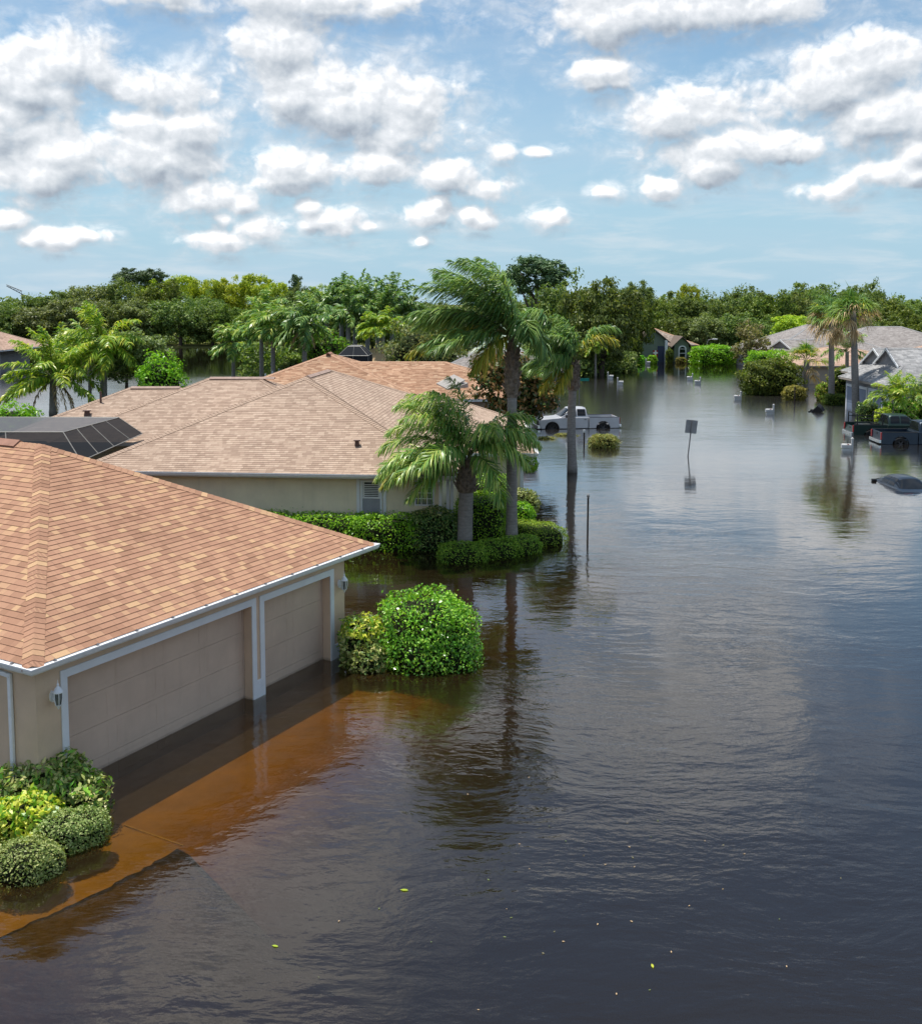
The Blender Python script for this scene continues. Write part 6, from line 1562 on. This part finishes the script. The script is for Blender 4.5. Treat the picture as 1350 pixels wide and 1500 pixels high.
# ------------------------------------------------------------------ tangled undergrowth that closes the foot of the woods
def thicket(name, pts, mat, n, h, leaf):
    pts = [np.array(p, float) for p in pts]; P = []
    seg = [np.linalg.norm(b - a) for a, b in zip(pts, pts[1:])]; tot = sum(seg)
    for (a, b), L in zip(zip(pts, pts[1:]), seg):
        k = int(n * L / tot); u = rng.random(k)[:, None]; q = a * (1 - u) + b * u
        z = rng.random(k) ** .8 * h * (.75 + .35 * np.sin(q[:, 0] * .35) * np.sin(q[:, 0] * .11 + 1))
        P.append(np.stack([q[:, 0], q[:, 1] + rng.normal(0, 1.6, k), z], 1))
    P = np.concatenate(P); v, f = leaves(P, np.tile([0, -.6, .6], (len(P), 1)), leaf, leaf * .55)
    tag(link(name, raw_mesh(name, v, [f], M[mat])), kind='stuff')
thicket('undergrowth', [(-130, 214), (-60, 212), (-5, 206)], 'leaf_oak', 16000, 4.2, .6)
thicket('undergrowth', [(-24, 112), (-16, 116), (-4, 118), (12, 134)], 'leaf_mid', 9000, 4.0, .5)
thicket('distant_wood', [(-330, 300), (-120, 296), (60, 292), (330, 300)], 'leaf_oak', 42000, 10.5, 1.3)
thicket('undergrowth', [(6, 119), (14, 122), (22, 134), (24, 142)], 'leaf_oak', 9000, 3.6, .5)
thicket('undergrowth', [(8, 142), (18, 172), (60, 172), (100, 165)], 'leaf_oak', 15000, 4.5, .55)

# ------------------------------------------------------------------ single trees
def single(name, label, blobs, mat, nc, per, cr, leaf, trunk, extra=None):
    loc = (blobs[0][0], blobs[0][1], 0); r = thing(name, label, 'tree', loc)
    P, N = clump_points(blobs, nc, per, cr, .7, .15); v, f = leaves(P, N, leaf, leaf * .5, .8, .35)
    link('crown', raw_mesh('crown', v - np.array(loc), [f], M[mat]), r)
    mb = MB()
    for path, rad in trunk: mb.tube(path, rad, 8, jitter=.15)
    mb.build('trunk', M['bark'], r, smooth=True)
Ym = 57
def m_(px_, py_): return D(px_, py_, Ym)
q = m_(738, 610)
single('magnolia_tree', 'dark glossy magnolia with rusty leaf undersides behind the tall palm', [(*m_(738, 562), 1.65, 1.5, 1.65), (*m_(720, 545), 1.0, 1.0, .9), (*m_(752, 540), 1.1, 1.1, .9), (*m_(790, 580), 1.0, 1.0, 1.05), (*m_(770, 565), 1.1, 1.0, 1.2), (*m_(748, 598), 1.1, 1.1, .7)],
       'leaf_magnolia', 420, 30, .42, .26, [([(q[0], Ym, -1), (q[0] + .1, Ym, 1.2), (q[0] + .2, Ym, 3.2)], [.22, .18, .1]), ([(q[0] + .1, Ym, 1.5), (q[0] + 1.2, Ym, 2.8), (q[0] + 1.9, Ym, 3.6)], [.12, .09, .05])])
Ym = 85; q = m_(188, 590)
single('olive_tree', 'greyish olive tree with several leaning stems at the lake edge', [(*m_(200, 520), 2.3, 2, 1.6), (*m_(180, 505), 1.7, 1.6, 1.1), (*m_(225, 510), 1.5, 1.4, 1.0), (*m_(178, 540), 1.4, 1.2, .9)], 'leaf_olive', 200, 40, .55, .3,
       [([(q[0], Ym, -1), (q[0] - .1, Ym, 1.0), m_(186, 535)], [.2, .16, .08]), ([(q[0] + .2, Ym, -1), (q[0] + .7, Ym, 1.0), m_(212, 530)], [.18, .14, .06]), ([(q[0] + 1.0, Ym, -1), (q[0] + 1.6, Ym, .6), m_(205, 540)], [.16, .12, .06])])
Ym = 128; q = m_(1098, 535)
single('tan_tree', 'half bare brownish tree beside the long bright hedge', [(*m_(1098, 500), 2.1, 1.8, 2.0), (*m_(1095, 484), 1.3, 1.3, 1.0), (*m_(1112, 512), 1.5, 1.3, 1.2), (*m_(1084, 515), 1.2, 1.2, 1.0)], 'leaf_tan', 120, 34, .5, .3,
       [([(q[0], Ym, -1), (q[0], Ym, 2.0), m_(1098, 490)], [.2, .16, .05])])
Ym = 118; q = m_(800, 590)
single('thin_tree', 'thin grey street tree behind the silver pickup', [(*D(812, 575, 88), .7, .7, .7), (*D(806, 580, 88), .5, .5, .5)], 'leaf_olive', 26, 20, .3, .2, [([V(D(811, 600, 88)[0], 88, -1), D(811, 600, 88), D(812, 575, 88)], [.1, .08, .04])])
Ym = 150
tree_px('lime', 'bright lime tree spreading behind the big grey roof', 1162, 462, 150, 78, 0, .35)
tree_px('dark', 'tall dark gappy tree rising highest behind the tallest front palm', 782, 374, 168, 104, 0, .58)
tree_px('oak', 'broad dark green oak left of the green house, nearest of its group', 880, 402, 124, 122, 0, .03)
tree_px('oak', 'big dense oak between the slim palm and the green house', 835, 396, 132, 118, 0, .05)
tree_px('mid', 'lower leafy oak whose branches hang over the left end of the green house', 917, 432, 140, 86, 0, .04)
tree_px('oak', 'dark pointed tree top rising just left of the open sky gap', 930, 408, 165, 60, 0, .3)
tree_px('olive', 'pale crowned tree directly behind the silver palm and tall palm boots', 690, 440, 120, 110, 0, .12)
# the wooded far shore and the woods behind the houses: every tree its own object
GL = 'trees along the far lake shore'; GRt = 'trees behind the houses on the right'
row = [('oak', 8, 440, 205, 90), ('olive', 60, 438, 204, 100), ('olive', 112, 432, 206, 96), ('oak', 160, 440, 203, 92), ('olive', 205, 436, 206, 90), ('oak', 262, 430, 204, 100), ('oak', 310, 440, 205, 84), ('mid', 345, 448, 202, 70), ('oak', 390, 440, 204, 84), ('mid', 440, 450, 200, 90), ('oak', 490, 455, 196, 90), ('oak', 545, 455, 194, 90), ('olive', 600, 452, 190, 90), ('oak', 650, 450, 186, 90), ('oak', 500, 424, 226, 80), ('olive', 550, 428, 222, 84), ('oak', 600, 432, 220, 84), ('oak', 650, 436, 216, 84), ('olive', 625, 446, 178, 90), ('mid', 575, 452, 180, 70)]
for k_, x, ty, Y, w in row: tree_px(k_, 'dull green shore tree in the front row beyond the lake', x, ty, Y, w, .3, .08, GL)
row = [('oak', -25, 432, 228, 90), ('oak', 35, 430, 226, 90), ('oak', 85, 424, 228, 90), ('olive', 130, 412, 232, 90), ('oak', 178, 404, 236, 86), ('mid', 240, 412, 232, 74), ('oak', 300, 426, 226, 80), ('oak', 440, 410, 240, 40), ('oak', 425, 424, 236, 70), ('oak', 470, 424, 230, 70)]
for k_, x, ty, Y, w in row: tree_px(k_, 'dark tree in the second row beyond the lake', x, ty, Y, w, .3, .15, GL)
row = [('lime', 222, 411, 246, 58), ('lime', 262, 408, 250, 64), ('lime', 300, 409, 248, 58), ('lime', 338, 405, 250, 66), ('lime', 376, 406, 248, 60), ('lime', 410, 414, 246, 50), ('lime', 465, 418, 240, 60)]
for k_, x, ty, Y, w in row: tree_px(k_, 'yellow green tree at the top of the far lake wood', x, ty, Y, w, .3, .2, GL)
tree_px('dark', 'dark flat topped pine above the far lake wood', 206, 392, 250, 80, .3, .62)
tree_px('pine', 'small dark pine left of the royal palms', 437, 407, 244, 44, .3, .3)
row = [('mid', 960, 436, 176, 76), ('oak', 1000, 424, 182, 84), ('oak', 1045, 430, 180, 86), ('oak', 1090, 420, 184, 90), ('mid', 1130, 428, 178, 80), ('oak', 1170, 418, 182, 86), ('oak', 1215, 414, 184, 84), ('oak', 1262, 412, 182, 84), ('mid', 1300, 436, 174, 84), ('oak', 1345, 436, 178, 90), ('oak', 1390, 430, 180, 90)]
for k_, x, ty, Y, w in row: tree_px(k_, 'dark green tree of the dense wood behind the right hand houses', x, ty, Y, w, .2, .08, GRt)
row = [('oak', 985, 455, 168, 80), ('olive', 1030, 458, 166, 84), ('oak', 1075, 455, 168, 84), ('oak', 1120, 462, 166, 70), ('oak', 1290, 462, 160, 80), ('mid', 1340, 458, 160, 84), ('oak', 1240, 452, 168, 84), ('mid', 945, 450, 168, 70)]
for k_, x, ty, Y, w in row: tree_px(k_, 'lower tree at the edge of the wood behind the right hand houses', x, ty, Y, w, .2, .06, GRt)
row = [('lime', 1008, 421, 200, 40), ('oak', 1030, 424, 206, 80), ('oak', 1100, 416, 210, 90), ('oak', 1190, 411, 212, 100), ('oak', 1278, 409, 204, 50), ('oak', 1320, 430, 206, 100), ('oak', 745, 440, 176, 80), ('oak', 700, 446, 180, 90), ('oak', 800, 420, 180, 80), ('oak', 880, 418, 186, 80)]
for k_, x, ty, Y, w in row: tree_px(k_, 'tree in the back of the wood beyond the street', x, ty, Y, w, .2, .1, 'trees at the back of the wood beyond the street')
